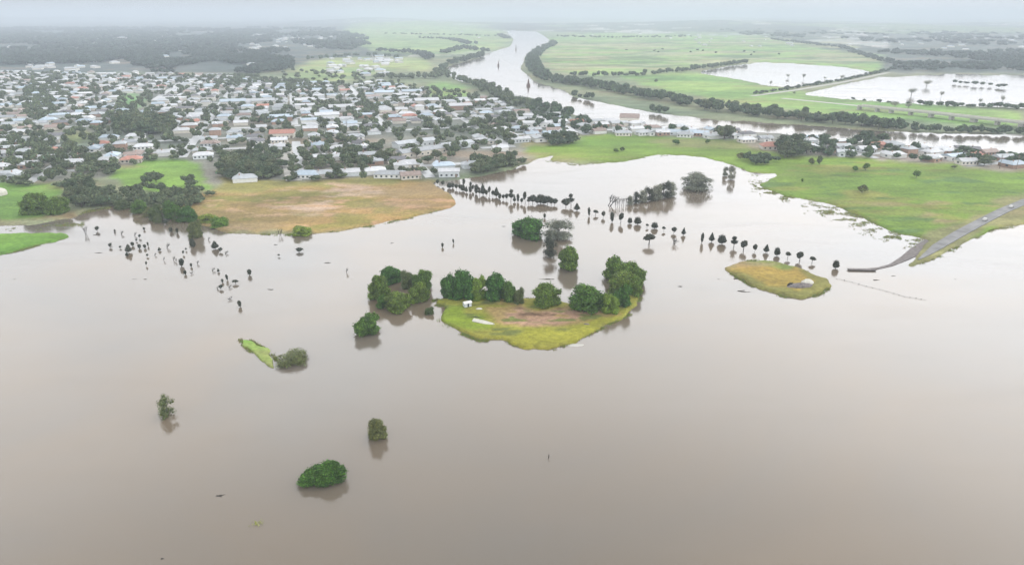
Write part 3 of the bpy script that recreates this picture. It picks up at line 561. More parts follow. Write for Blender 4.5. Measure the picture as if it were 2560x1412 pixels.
# ragged fringe of grass along the waterlines
pos = []
for line_, n_, jit in (([(1880, 460), (1960, 490), (2060, 506), (2150, 542), (2250, 582), (2325, 600)], 900, 4), ([(2020, 512), (2140, 552), (2230, 592), (2300, 610)], 1500, 14), ([(1890, 445), (1900, 470), (1970, 500)], 500, 9), ([(20, 575), (210, 560)], 300, 5), ([(1095, 760), (1120, 775)], 300, 6), ([(2265, 672), (2350, 640), (2480, 575), (2560, 562)], 500, 2.5), (ISL1 + ISL1[:1], 2600, 2.5), (ISL2 + ISL2[:1], 1100, 2),
                       ([(470, 540), (500, 560), (580, 583), (720, 588), (850, 578), (930, 565), (1050, 540), (1136, 512)], 900, 2), ([(180, 546), (215, 528), (300, 512), (380, 520), (440, 527), (470, 540)], 700, 5), ([(0, 640), (100, 612), (168, 596)], 300, 2), (SPIT + SPIT[:1], 400, 1.5),
                       ([(1365, 403), (1440, 413), (1540, 405), (1620, 392), (1700, 387), (1760, 392), (1830, 411), (1870, 430), (1945, 436)], 500, 2)):
    for i in range(len(line_) - 1):
        (x0, y0), (x1, y1) = line_[i], line_[i + 1]; L_ = sum(math.dist(line_[j], line_[j + 1]) for j in range(len(line_) - 1)); k = max(2, int(n_ * math.dist(line_[i], line_[i + 1]) / L_)); t_ = nr.random(k)
        pos.append(np.stack(P(x0 + (x1 - x0) * t_ + nr.normal(0, jit, k), y0 + (y1 - y0) * t_ + nr.normal(0, jit * .5, k), 0.0 * t_), 1))
pos = np.concatenate(pos); pos = pos[fbm(pos[:, 0] * .16, pos[:, 1] * .16, 44, 3) > .54]; pos = np.repeat(pos, 8, 0); nn_ = len(pos); pos[:, :2] += nr.normal(0, .5, (nn_, 2)); pos[:, 2] = -.1
tip = pos + np.stack([nr.normal(0, .2, nn_), nr.normal(0, .2, nn_), nr.uniform(.2, .8, nn_)], 1); wv = np.array([.12, 0, 0])
tn = np.repeat(np.stack([nr.uniform(.5, 1.3, nn_), nr.uniform(.5, 1.0, nn_), nr.uniform(.4, 1.3, nn_)], 1), 3, 0)
me = mesh_np('shore_grass', np.stack([pos - wv, pos + wv, tip], 1).reshape(-1, 3), np.arange(nn_ * 3).reshape(-1, 3), tn, nper=3); me.materials.append(M['grassy'])
tag(obj('shore_grass', me), 'ragged fringe of grass and reeds along the flood edges', 'grass', kind='stuff')

# ---------------------------------------------------------------- island objects
def boat(px, py, L_, rz, label):
    x, y, _ = P(px, py, .95); o_ = thing('rowing_boat', label, 'boat', (x, y, .95), rz)
    b_ = MB(); ns = 12; prof = []
    for i in range(ns + 1):
        t_ = i / ns; wd = 1.5 * (1 - (abs(t_ - .42) / .58 if t_ > .42 else abs(t_ - .42) * 1.0) ** 2.2) + .02; xx = (t_ - .5) * L_; kz = .75 - .25 * max(0, t_ - .6)
        prof.append([(xx, -wd, 0), (xx, -wd * .92, kz * .4), (xx, -wd * .55, kz * .82), (xx, 0, kz), (xx, wd * .55, kz * .82), (xx, wd * .92, kz * .4), (xx, wd, 0)])
    for i in range(ns):
        for j in range(6): b_.quad(prof[i][j], prof[i + 1][j], prof[i + 1][j + 1], prof[i][j + 1])
    b_.quad(*prof[0]); b_.quad(*prof[-1]); obj('hull', b_.mesh('hull', M['sheet']), o_)
    k_ = MB().box(-L_ * .42, L_ * .40, -.05, .05, .66, .84); obj('keel', k_.mesh('keel', M['sheet']), o_)
    obj('gunwale', MB().box(-L_ * .4, L_ * .3, -1.53, -1.46, -.02, .1).box(-L_ * .4, L_ * .3, 1.46, 1.53, -.02, .1).mesh('gunwale', M['wood']), o_)
boat(1210, 806, 10, R(-28), 'upturned white boat lying on the green left side of the island')
def rock(px, py, w_, d_, h_, z, label, name='rock', mt='rock', seed=1, cat='rock', rz=0):
    rgn = np.random.default_rng(seed); nu, nv = 16, 7; v = []; 
    for i in range(nv):
        p_ = i / (nv - 1) * 1.45
        for j in range(nu):
            t_ = 6.283 * j / nu; q = 1 + .22 * math.sin(t_ * 2 + seed) + rgn.uniform(-.1, .1); v.append((math.cos(t_) * math.cos(p_) * w_ / 2 * q, math.sin(t_) * math.cos(p_) * d_ / 2 * q, math.sin(p_) * h_ * (1 + rgn.uniform(-.08, .08)) - .1))
    f = [(i * nu + j, i * nu + (j + 1) % nu, (i + 1) * nu + (j + 1) % nu, (i + 1) * nu + j) for i in range(nv - 1) for j in range(nu)] + [tuple((nv - 1) * nu + j for j in range(nu))]
    me = bpy.data.meshes.new(name); me.from_pydata(v, [], f); me.materials.append(M[mt]); o_ = obj(name, me); o_.location = P(px, py, z); o_.rotation_euler = (0, 0, rz); tag(o_, label, cat); return o_
rock(2000, 716, 12, 6, 1.7, .7, 'dark rocky mound on the right-hand island', seed=3, rz=.35)
rock(2018, 708, 8, 3.6, 2.2, .9, 'pale whitish slab leaning on the dark rocky mound', 'pale_slab', 'sheet', 5, 'slab', .3)
rock(1978, 714, 5, 4, 1.3, .8, 'grassy olive hummock left of the dark rocky mound', 'hummock', 'grassy', 6, 'hummock', .3)
rock(1198, 773, 2.6, 1.6, .8, .9, 'small pale boulder near the island left end', 'boulder', 'sheet', 8, 'boulder')
rock(1432, 862, 9, 3.6, .35, -.08, 'flat grey-green slab awash off the island lower tip', 'flat_slab', 'conc', 9, 'slab', .1)
rock(1466, 810, 2.6, 1.0, .5, .95, 'small dark stone on the right side of the near island', 'stone', 'rock', 10, 'stone')
# small shed on the island
x, y, _ = P(1168, 766, .8); o_ = thing('shed', 'small pale shed under the hedge at the island left end', 'shed', (x, y, .8), .5)
obj('wall', MB().box(-1.6, 1.6, -1.2, 1.2, 0, 2.0).mesh('wall', M['weather']), o_); obj('roof', MB().quad((-1.9, -1.5, 1.98), (1.9, -1.5, 1.98), (1.9, 0, 2.6), (-1.9, 0, 2.6)).quad((-1.9, 0, 2.6), (1.9, 0, 2.6), (1.9, 1.5, 1.98), (-1.9, 1.5, 1.98)).mesh('roof', M['white']), o_)
obj('door', MB().box(-.4, .4, -1.24, -1.203, .05, 1.8).mesh('door', M['glass']), o_)
tuft(1140, 812, 60, 'tufts of tall yellow-green grass on the left shore of the island', 500, .8)

# ---------------------------------------------------------------- houses
def gable_roof(b_, x0, x1, y0, y1, z, h, hip=0, ov=.5, axis='x'):
    X0, X1, Y0, Y1 = x0 - ov, x1 + ov, y0 - ov, y1 + ov; t_ = .18
    ym = (Y0 + Y1) / 2; a_ = (X0 + hip, ym, z + h); c_ = (X1 - hip, ym, z + h)
    b_.quad((X0, Y0, z), (X1, Y0, z), c_, a_); b_.quad((X1, Y1, z), (X0, Y1, z), a_, c_); b_.quad((X1, Y0, z), (X1, Y1, z), c_); b_.quad((X0, Y1, z), (X0, Y0, z), a_)
    b_.quad((X0, Y0, z - t_), (X0, Y1, z - t_), (X1, Y1, z - t_), (X1, Y0, z - t_))
    for p_, q_ in (((X0, Y0), (X1, Y0)), ((X1, Y0), (X1, Y1)), ((X1, Y1), (X0, Y1)), ((X0, Y1), (X0, Y0))): b_.quad((*p_, z - t_), (*q_, z - t_), (*q_, z), (*p_, z))
ROOF = ['r0', 'r1', 'r2', 'r3', 'r4', 'r5']; RN = ['pale-roofed', 'grey-roofed', 'blue-grey-roofed', 'dark-roofed', 'terracotta-roofed', 'brown-roofed']; WALL = ['white', 'cream', 'brick', 'weather']; WN = ['white', 'cream', 'brick', 'grey weatherboard']
HT = []
def house_type(L_, W_, wh, rh, hip, wing):
    wb = MB(); wb.box(-L_ / 2, L_ / 2, -W_ / 2, W_ / 2, -.6, wh); rb = MB(); gable_roof(rb, -L_ / 2, L_ / 2, -W_ / 2, W_ / 2, wh + .02, rh, hip)
    if wing:
        x0, x1 = wing[0], wing[1]; wb.box(x0, x1, -W_ / 2 - wing[2], -W_ / 2 - .01, -.6, wh)
        # wing gable runs along y
        X0, X1, Y0, Y1 = x0 - .4, x1 + .4, -W_ / 2 - wing[2] - .5, -.2; xm = (X0 + X1) / 2; z = wh + .05; h = rh * .9
        rb.quad((X0, Y1, z), (X0, Y0, z), (xm, Y0, z + h), (xm, Y1, z + h)); rb.quad((X1, Y0, z), (X1, Y1, z), (xm, Y1, z + h), (xm, Y0, z + h)); rb.quad((X0, Y0, z), (X1, Y0, z), (xm, Y0, z + h)); rb.quad((X1, Y1, z), (X0, Y1, z), (xm, Y1, z + h))
    fy = -W_ / 2 - .03
    wins = []
    for wx in np.arange(-L_ / 2 + 1.6, L_ / 2 - 1, 3.1):
        if wing and wing[0] - .8 < wx < wing[1] + .8: continue
        wins.append(MB().box(wx - .7, wx + .7, fy, fy + .027, 1.0, 2.3))
    if wing: xm = (wing[0] + wing[1]) / 2; wins.append(MB().box(xm - .9, xm + .9, fy - wing[2], fy - wing[2] + .027, .9, 2.3))
    wins.append(MB().box(L_ / 2 + .003, L_ / 2 + .03, -1, 1, 1, 2.3)); wins.append(MB().box(-L_ / 2 - .03, -L_ / 2 - .003, -1, 1, 1, 2.3))
    # door beside first window
    db = MB().box(L_ / 2 - 1.35, L_ / 2 - .45, fy - .01, fy + .027, 0, 2.1); ch = MB().box(L_ * .2, L_ * .2 + .7, .5, 1.2, wh, wh + rh + .7)
    HT.append(dict(wall=[wb.mesh('wall', M[k]) for k in WALL], roof=[rb.mesh('roof', M[k]) for k in ROOF], window=[q.mesh('window', M['glass']) for q in wins], door=db.mesh('door', M['wood']), chimney=ch.mesh('chimney', M['brick']), size=(L_, W_), wb=wb, rb=rb))
house_type(14, 9, 3.0, 2.1, 0, None); house_type(15, 10, 3.0, 2.2, 4.4, None); house_type(13, 8.5, 3.1, 2.0, 0, (-5.8, -.8, 3.6)); house_type(16, 9.5, 3.0, 2.2, 4.0, (1.5, 7, 3.2)); house_type(18, 11, 3.6, 1.5, 0, None); house_type(10, 8, 5.6, 2.0, 3.4, None)
HN = ['gabled', 'hipped', 'gabled L-shaped', 'hipped L-shaped', 'long low gabled', 'two-storey hipped']
def make_house(ty, rc, wc, x, y, rz, label, detail, group=None, z=1.0, scale=1.0, name='house'):
    t_ = HT[ty]; o_ = thing(name, label, 'house', (x, y, z), rz, (scale,) * 3, group)
    obj('wall', t_['wall'][wc], o_); obj('roof', t_['roof'][rc], o_)
    if detail:
        for q in t_['window']: obj('window', q, o_)
        obj('door', t_['door'], o_); obj('chimney', t_['chimney'], o_)
    return o_
# town plan
TOWN = [(-500, 190), (200, 183), (560, 190), (640, 200), (700, 206), (880, 214), (960, 205), (1060, 225), (1190, 240), (1300, 272), (1400, 288), (1400, 300), (1290, 330), (1270, 380), (1180, 425), (1065, 448), (700, 452), (560, 455), (520, 400), (380, 398), (270, 418), (170, 440), (120, 460), (-500, 462)]
TOWN2 = [(1250, 290), (1420, 296), (1600, 312), (1900, 335), (1960, 372), (1880, 362), (1720, 340), (1500, 336), (1400, 345), (1280, 372)]
TOWN3 = [(1960, 345), (2130, 356), (2300, 370), (2560, 398), (2900, 410), (2900, 440), (2560, 426), (2300, 405), (2050, 390), (1960, 380)]
NOH = [[(280, 415), (400, 400), (510, 412), (510, 470), (430, 475), (380, 455)], [(130, 330), (270, 325), (265, 365), (160, 368)], [(290, 235), (380, 232), (380, 280), (290, 275)], [(1060, 208), (1190, 212), (1190, 250), (1070, 250)],
       [(700, 175), (900, 175), (890, 207), (700, 207)], [(540, 375), (700, 375), (700, 450), (540, 450)], [(950, 335), (1190, 320), (1190, 400), (960, 405)], [(270, 290), (430, 290), (430, 340), (270, 340)], [(660, 315), (760, 315), (760, 350), (660, 350)]]
def in_town(X, Y, z=1.0):
    u, v, _ = proj(X, Y, z); u = np.atleast_1d(u); v = np.atleast_1d(v); ok = inpoly(u, v, TOWN) | inpoly(u, v, TOWN2) | inpoly(u, v, TOWN3)
    for q in NOH + [RIVER]: ok &= ~inpoly(u, v, q)
    ok &= inpoly(u, v + 6, LAND); return ok, u, v
ANG = R(17); ca, sa = math.cos(ANG), math.sin(ANG)
cand = []
for ib in range(-22, 26):
    for jb in range(0, 26):
        bx0, by0 = ib * 98.0, jb * 66.0 + 250
        for row in (0, 1):
            for k in range(4):
                lx = bx0 + 14 + k * 21.5 + rnd.uniform(-2, 2); ly = by0 + (17 if row == 0 else 43) + rnd.uniform(-2.5, 2.5)
                cand.append((lx * ca - ly * sa, lx * sa + ly * ca, row))
cand = np.array(cand); ok, cu, cv = in_town(cand[:, 0], cand[:, 1]); sel = np.where(ok & (nr.random(len(cand)) < .86))[0]
houses = []
LMK = [((0, 478), 'the cream marquee'), ((75, 500), 'the left meadow'), ((330, 380), 'the wooded left shore'), ((205, 345), 'the olive playing field'), ((400, 435), 'the bright green paddock'), ((350, 315), 'the dark grove'), ((620, 410), 'the dark bank wood'),
       ((700, 335), 'the red-roofed hall'), ((725, 400), 'the pale street'), ((800, 455), 'the brown bank'), ((1030, 360), 'the long grey sheds'), ((1100, 440), 'the flooded avenue tip'), ((1240, 400), 'the upper flood shoreline'), ((325, 258), 'the small green oval'),
       ((1120, 230), 'the riverside green'), ((1340, 300), 'the long white depot'), ((1560, 300), 'the cream riverside house'), ((1600, 350), 'the central green field'), ((1930, 365), 'the terracotta roof'), ((2000, 380), 'the big dark trees'), ((2300, 400), 'the right green field'), ((2500, 385), 'the right river end'),
       ((860, 300), 'the middle of the town'), ((560, 260), 'the back of the town'), ((150, 260), 'the far left of the town')]
def locate(u, v):
    (lx, ly), nm = min(LMK, key=lambda q: (q[0][0] - u) ** 2 + ((q[0][1] - v) * 2.2) ** 2); dx, dy = u - lx, (v - ly) * 2
    if nm.startswith(('the middle of', 'the back of', 'the far left')): return ('left in ' if dx < -40 else 'right in ' if dx > 40 else 'in ') + nm
    if abs(dx) > abs(dy): return ('left of ' if dx < 0 else 'right of ') + nm
    return ('behind ' if dy < 0 else 'in front of ') + nm
for i in sel:
    X, Y, row = cand[i]; ty = int(nr.choice(6, p=[.22, .24, .2, .16, .1, .08])); rc = int(nr.choice(6, p=[.34, .30, .16, .10, .03, .07])); wc = int(nr.choice(4, p=[.3, .3, .2, .2]))
    rz = ANG + (math.pi if row else 0) + rnd.choice((0, 0, 0, math.pi / 2)) + rnd.uniform(-.06, .06); houses.append(dict(x=X, y=Y, ty=ty, rc=rc, wc=wc, rz=rz, u=cu[i], v=cv[i], d=math.hypot(X, Y)))
for (ua, va, ub, vb, n_) in ((1975, 366, 2560, 402, 26), (2010, 352, 2560, 392, 22), (2100, 386, 2560, 420, 20), (1290, 330, 1900, 345, 22), (1300, 310, 1500, 312, 7), (1640, 322, 1900, 335, 9)):
    for k in range(n_):
        t_ = (k + rnd.uniform(.2, .8)) / n_; u = ua + (ub - ua) * t_; v = va + (vb - va) * t_ + rnd.uniform(-2, 2)
        X, Y, _ = P(u, v, 1)
        if inpoly([u], [v], RIVER)[0] or min([(h['x'] - X) ** 2 + (h['y'] - Y) ** 2 for h in houses]) < 300: continue
        houses.append(dict(x=X, y=Y, ty=rnd.choice((0, 1, 1, 2, 4)), rc=rnd.choice((0, 0, 1, 1, 2, 3, 5)), wc=rnd.randrange(4), rz=rnd.uniform(-.4, .4), u=u, v=v, d=math.hypot(X, Y)))
for h in houses:
    if 520 < h['u'] < 1180 and 235 < h['v'] < 350 and rnd.random() < .16: h['ty'] = 4; h['sc'] = rnd.uniform(1.3, 1.9); h['rc'] = rnd.choice((0, 0, 1, 2))
vis = [h for h in houses if -40 < h['u'] < 2600]; vis.sort(key=lambda h: h['d'])
NH = 270
vis = [h for h in vis if not (h.get('sc') and rnd.random() < .3)]; near, farh = vis[:NH], vis[NH:] + [h for h in houses if not -40 < h['u'] < 2600]
lbs = uniq(near, lambda h: f"{RN[h['rc']]} {HN[h['ty']]} house {locate(h['u'], h['v'])}", lambda h: h['u'])
for k, (h, lb) in enumerate(zip(near, lbs)): make_house(h['ty'], h['rc'], h['wc'], h['x'], h['y'], h['rz'], lb, k < 110, 'houses of the riverside town', scale=h.get('sc', 1.08))
# the rest of the town merged: stuff
def roof_rgb(k): return [(.42, .43, .45), (.30, .32, .34), (.30, .36, .42), (.13, .13, .14), (.32, .155, .12), (.24, .19, .17)][k]
V, Fc, Cc, off = [], [], [], 0
def add_far(h, s_=1.0):
    global off
    t_ = HT[h['ty'] if h['ty'] != 3 else 1]; c_, s2 = math.cos(h['rz']), math.sin(h['rz'])
    for mb, cl in ((t_['wb'], (.5, .48, .44)), (t_['rb'], roof_rgb(h['rc']))):
        kk = nr.uniform(.8, 1.2)
        for f in mb.f:
            p_ = [mb.v[q] for q in f]
            if len(p_) == 3: p_ = p_ + [p_[2]]
            if len(p_) != 4: continue
            for (a_, b2, z_) in p_: V.append((h['x'] + (a_ * c_ - b2 * s2) * s_, h['y'] + (a_ * s2 + b2 * c_) * s_, 1 + z_ * s_)); Cc.append((cl[0] * kk, cl[1] * kk, cl[2] * kk))
            if mb.v[f[-1]] == p_[3] and len(f) == 3: V.pop(); Cc.pop(); Fc.append((off, off + 1, off + 2)); off += 3
            else: Fc.append((off, off + 1, off + 2, off + 3)); off += 4
for h in farh: add_far(h, h.get('sc', 1.1))
# scattered far farm buildings and suburbs beyond
for _ in range(300):
    u, v = rnd.choice([(rnd.uniform(-200, 260), rnd.uniform(130, 185)), (rnd.uniform(280, 480), rnd.uniform(85, 130)), (rnd.uniform(600, 780), rnd.uniform(85, 125)), (rnd.uniform(1700, 2560), rnd.uniform(80, 130)), (rnd.uniform(0, 2560), rnd.uniform(75, 110)), (rnd.uniform(-100, 900), rnd.uniform(75, 180)), (rnd.uniform(820, 1000), rnd.uniform(140, 190))])
    if inpoly([u], [v], RIVER)[0]: continue
    X, Y, _z = P(u, v, 1); add_far(dict(x=X, y=Y, ty=rnd.choice((0, 1, 4)), rc=rnd.choice((0, 0, 1, 2)), rz=rnd.uniform(0, 3)), rnd.uniform(1, 1.5))
me = bpy.data.meshes.new('far_houses'); me.from_pydata(V, [], Fc); a_ = me.color_attributes.new('tint', 'FLOAT_COLOR', 'POINT')
cc = np.ones((len(V), 4), np.float32); cc[:, :3] = np.array(Cc); a_.data.foreach_set('color', cc.ravel())
m, n, l, b = new_mat('far_house_paint'); a = n.new('ShaderNodeVertexColor'); a.layer_name = 'tint'; l.new(a.outputs[0], b.inputs['Base Color']); b.inputs['Roughness'].default_value = .55; me.materials.append(m)
tag(obj('far_houses', me), 'distant pale roofs crowded together at the back of the town', 'houses', kind='stuff')

# streets
def ribbon(b_, pts, wd, z):
    ps = [Vector((p_[0], p_[1], z)) for p_ in pts]; ed = []
    wds = wd if isinstance(wd, (list, tuple)) else [wd] * len(ps)
    for i, p_ in enumerate(ps):
        d = (ps[min(i + 1, len(ps) - 1)] - ps[max(i - 1, 0)]).normalized(); n_ = Vector((-d.y, d.x, 0)) * wds[i] / 2; ed.append((p_ + n_, p_ - n_))
    for i in range(len(ps) - 1):
        (a1, a2), (b1, b2) = ed[i], ed[i + 1]; b_.quad(a2, b2, b1, a1)
        lo = Vector((0, 0, -.35)); b_.quad(a1, b1, b1 + lo, a1 + lo); b_.quad(b2, a2, a2 + lo, b2 + lo)
sb = MB()
def street_run(f):
    """f(t)->x,y ; add pieces lying in town"""
    t_ = np.arange(0, 2600, 12.0); X = np.array([f(q)[0] for q in t_]); Y = np.array([f(q)[1] for q in t_]); ok_, _u, _v = in_town(X, Y); i = 0
    while i < len(t_) - 1:
        if ok_[i] and ok_[i + 1]:
            j = i
            while j < len(t_) - 1 and ok_[j + 1]: j += 1
            return_pts = [(X[k], Y[k]) for k in range(i, j + 1)]; yield return_pts; i = j + 1
        else: i += 1
for jb in range(0, 27):
    ly = jb * 66.0 + 250 - 6
    for pts in street_run(lambda q: ((-1700 + q * 1.4) * ca - ly * sa, (-1700 + q * 1.4) * sa + ly * ca)): ribbon(sb, pts, 8.5, 1.12)
for ib in range(-22, 27):
    lx = ib * 98.0 - 3
    for pts in street_run(lambda q: (lx * ca - (240 + q * .8) * sa, lx * sa + (240 + q * .8) * ca)): ribbon(sb, pts, 8, 1.20)
tag(obj('town_streets', sb.mesh('town_streets', M['street'])), kind='structure')
# pale street beside the red-roofed hall, and highway from the right
rb_ = MB(); ribbon(rb_, [P(702, 345, 1.3)[:2], P(716, 380, 1.3)[:2], P(728, 425, 1.3)[:2], P(735, 452, 1.3)[:2]], 12, 1.30); ribbon(rb_, [P(-40, 395, 1.3)[:2], P(10, 412, 1.3)[:2], P(45, 440, 1.3)[:2], P(62, 455, 1.3)[:2]], 10, 1.30)
tag(obj('street', rb_.mesh('street', M['conc'])), kind='structure')
hw = MB(); HP = [P(u, v, 1.35)[:2] for u, v in ((2296, 648), (2318, 634), (2345, 615), (2400, 582), (2460, 550), (2510, 525), (2570, 500), (2660, 468), (2800, 430))]
ribbon(hw, HP, [.6, 3.2, 5.6] + [6.6] * 6, 1.35); tag(obj('road', hw.mesh('road', M['asphalt'])), kind='structure')
HPV = [Vector((a_[0], a_[1], 0)) for a_ in HP]
# low causeway running out of the flood
cw = MB(); pts = [P(u, v, .25)[:2] for u, v in ((2345, 598), (2300, 622), (2262, 645), (2228, 662), (2195, 670), (2160, 673))]
wd = [5, 4, 2.2, 1.0, .8, .8]
for i in range(5):
    a_, b2 = Vector((*pts[i], .3)), Vector((*pts[i + 1], .22)); d = (b2 - a_).normalized(); n_ = Vector((-d.y, d.x, 0)); cw.quad(a_ + n_ * wd[i], b2 + n_ * wd[i + 1], b2 - n_ * wd[i + 1], a_ - n_ * wd[i]); lo = Vector((0, 0, -.8))
    cw.quad(a_ - n_ * wd[i], b2 - n_ * wd[i + 1], b2 - n_ * wd[i + 1] + lo, a_ - n_ * wd[i] + lo); cw.quad(b2 + n_ * wd[i + 1], a_ + n_ * wd[i], a_ + n_ * wd[i] + lo, b2 + n_ * wd[i + 1] + lo)
tag(obj('causeway', cw.mesh('causeway', M['rock'])), kind='structure')
x, y, _ = P(2154, 676); o_ = thing('culvert_wall', 'low dark culvert wall awash at the tip of the sunken causeway', 'culvert', (x, y, 0), R(-3))
obj('wall', MB().box(-6.5, 6.5, -.9, .9, -1, .55).mesh('wall', M['barkdark']), o_); obj('coping', MB().box(-6.9, 6.9, -1.05, 1.05, .553, .72).mesh('coping', M['rock']), o_)

# fence line through the flood
FP = [(2092, 697), (2130, 706), (2165, 716), (2200, 724), (2235, 734), (2262, 742), (2290, 746), (2315, 751)]
fo = thing('wire_fence', 'dark wire fence with leaning posts trailing into the flood at right', 'fence', (*P(2092, 697)[:2], 0)); o0 = Vector(fo.location)
wf = MB(); pv = [Vector(P(u, v)) - o0 for u, v in FP]
for i in range(len(pv) - 1):
    for s_ in range(2):
        a_ = pv[i].lerp(pv[i + 1], s_ / 2); b2 = pv[i].lerp(pv[i + 1], (s_ + 1) / 2); k = .035
        for zz_ in (.22,): wf.tube(a_ + Vector((0, 0, zz_)), b2 + Vector((0, 0, zz_)), k, k, 4)
        pb = MB().tube(a_ + Vector((0, 0, -.8)), a_ + Vector((rnd.uniform(-.3, .3), 0, rnd.uniform(.2, .6))), .14, .10, 6); obj('post', pb.mesh('post', M['barkdark']), fo)
obj('wire', wf.mesh('wire', M['barkdark']), fo)

# ---------------------------------------------------------------- special buildings
def hall(name, label, cat, px, py, L_, W_, wh, rh, rz, wall, roof, hip=0, z=1.0, nwin=0):
    x, y, _ = P(px, py, z); o_ = thing(name, label, cat, (x, y + W_ * .3, z), rz)
    obj('wall', MB().box(-L_ / 2, L_ / 2, -W_ / 2, W_ / 2, -.6, wh).mesh('wall', M[wall]), o_); rb2 = MB(); gable_roof(rb2, -L_ / 2, L_ / 2, -W_ / 2, W_ / 2, wh + .02, rh, hip); obj('roof', rb2.mesh('roof', M[roof]), o_)
    for k in range(nwin):
        wx = -L_ / 2 + (k + .5) * L_ / nwin; obj('window', MB().box(wx - .8, wx + .8, -W_ / 2 - .03, -W_ / 2 - .003, 1, 2.4).mesh('window', M['glass']), o_)
    obj('door', MB().box(L_ / 2 - 3.4, L_ / 2 - 1.6, -W_ / 2 - .06, -W_ / 2 - .034, 0, 2.6).mesh('door', M['wood']), o_)
    return o_
for a_ in [
    ('hall', 'large hall with a dull red roof in the front of the town', 'hall', 703, 345, 24, 18, 5, 3.0, R(10), 'cream', 'r4', 0, 1.0, 6),
    ('shed', 'long grey shed on the slope, farther of the two parallel long sheds', 'shed', 1035, 367, 42, 13, 4.5, 2.2, R(38), 'weather', 'r1', 0, 1.0, 8),
    ('shed', 'long pale shed with curved gable end, nearer of the two long sheds', 'shed', 1060, 387, 52, 13, 4.5, 2.4, R(38), 'cream', 'r1', 0, 1.0, 9),
    ('shed', 'long grey roofed shed right of the two parallel ones, near the trees', 'shed', 1140, 372, 34, 12, 4.5, 2.0, R(38), 'weather', 'r1', 0, 1.0, 5),
    ('house', 'broad cream house with a domed roof below the long sheds', 'house', 1022, 420, 17, 13, 3.4, 3.0, R(12), 'cream', 'r0', 5, 1.0, 4),
    ('house', 'white and grey house with carport at the back of the brown bank', 'house', 975, 445, 24, 12, 3.2, 2.2, R(-3), 'white', 'r1', 4, 1.0, 6),
    ('house', 'pale blue-roofed building at the left end of the flooded avenue', 'house', 1122, 442, 16, 11, 4.6, 1.6, R(5), 'weather', 'r0', 0, 1.0, 4),
    ('house', 'grey hipped house with white verandah at the foot of the pale street', 'house', 765, 446, 20, 12, 3.2, 2.6, R(2), 'white', 'r2', 5, 1.0, 6),
    ('depot', 'long low white depot by the river bend', 'depot', 1335, 318, 40, 15, 5, 1.6, R(4), 'white', 'r0', 0, 1.0, 7),
    ('house', 'cream riverside house with twin gables behind the river trees', 'house', 1575, 307, 22, 16, 6, 4, R(-12), 'cream', 'r5', 0, 1.0, 5),
    ('shed', 'grey-roofed riverside shed in front of the cream house', 'shed', 1700, 338, 34, 13, 3.6, 2.0, R(-6), 'weather', 'r2', 0, 1.0, 6),
    ('house', 'terracotta-roofed house on the edge of the right-hand green field', 'house', 1930, 374, 18, 14, 3.2, 3.4, R(-4), 'cream', 'r4', 5, 1.0, 4),
    ('house', 'white two-gabled house among trees at the left margin', 'house', 108, 405, 18, 11, 3.4, 2.4, R(12), 'white', 'r0', 0, 1.0, 5),
]: hall(*a_)
# marquee at the left edge
x, y, _ = P(-2, 487, 1.0); o_ = thing('marquee', 'cream domed marquee at the left edge of the meadow', 'marquee', (x, y, 1.0))
b_ = MB(); ns = 14
for i in range(ns):
    for j in range(5):
        def q_(i_, j_): t_ = 6.283 * i_ / ns; p_ = j_ / 5 * 1.5; return (math.cos(t_) * math.cos(p_) * 5.2, math.sin(t_) * math.cos(p_) * 5.2, 1.6 + math.sin(p_) * 3.2)
        b_.quad(q_(i, j), q_(i + 1, j), q_(i + 1, j + 1), q_(i, j + 1))
obj('canopy', b_.mesh('canopy', M['sheet'], True), o_); b_ = MB()
for i in range(ns):
    t0, t1 = 6.283 * i / ns, 6.283 * (i + 1) / ns; b_.quad((math.cos(t0) * 5.1, math.sin(t0) * 5.1, 0), (math.cos(t1) * 5.1, math.sin(t1) * 5.1, 0), (math.cos(t1) * 5.1, math.sin(t1) * 5.1, 1.6), (math.cos(t0) * 5.1, math.sin(t0) * 5.1, 1.6))
obj('side_wall', b_.mesh('side_wall', M['cream']), o_)
# cars on the road
def car(px, py, label, rz):
    x, y, _ = P(px, py, 1.36); o_ = thing('parked_car', label, 'car', (x, y, 1.36), rz)
    sec = [(-2.2, .75), (-2.1, .95), (-1.2, 1.0), (-.7, 1.48), (.8, 1.5), (1.3, 1.02), (2.1, .9), (2.25, .6)]; b_ = MB()
    for s_ in (-.88, .88): b_.quad(*[(a_, s_, z) for a_, z in (sec if s_ < 0 else sec[::-1])] + [((2.25 if s_ < 0 else -2.2), s_, .3), ((-2.2 if s_ < 0 else 2.25), s_, .3)])
    for i in range(7): b_.quad((sec[i][0], -.88, sec[i][1]), (sec[i + 1][0], -.88, sec[i + 1][1]), (sec[i + 1][0], .88, sec[i + 1][1]), (sec[i][0], .88, sec[i][1]))
    b_.quad((-2.2, -.88, .3), (-2.2, -.88, .75), (-2.2, .88, .75), (-2.2, .88, .3)); b_.quad((2.25, -.88, .6), (2.25, -.88, .3), (2.25, .88, .3), (2.25, .88, .6)); obj('body', b_.mesh('body', M['carw']), o_)
    wn = MB()
    for s_ in (-.885, .885): wn.quad((-1.05, s_, 1.05), (1.15, s_, 1.05), (.75, s_, 1.42), (-.7, s_, 1.42))
    wn.quad((1.27, -.75, 1.06), (1.27, .75, 1.06), (.86, .75, 1.47), (.86, -.75, 1.47)); obj('window', wn.mesh('window', M['glass']), o_)
    for a_ in (-1.35, 1.4):
        for s_ in (-1, 1): obj('wheel', MB().tube((a_, s_ * .72, .33), (a_, s_ * .93, .33), .33, .33, 12).mesh('wheel', M['tyre']), o_)
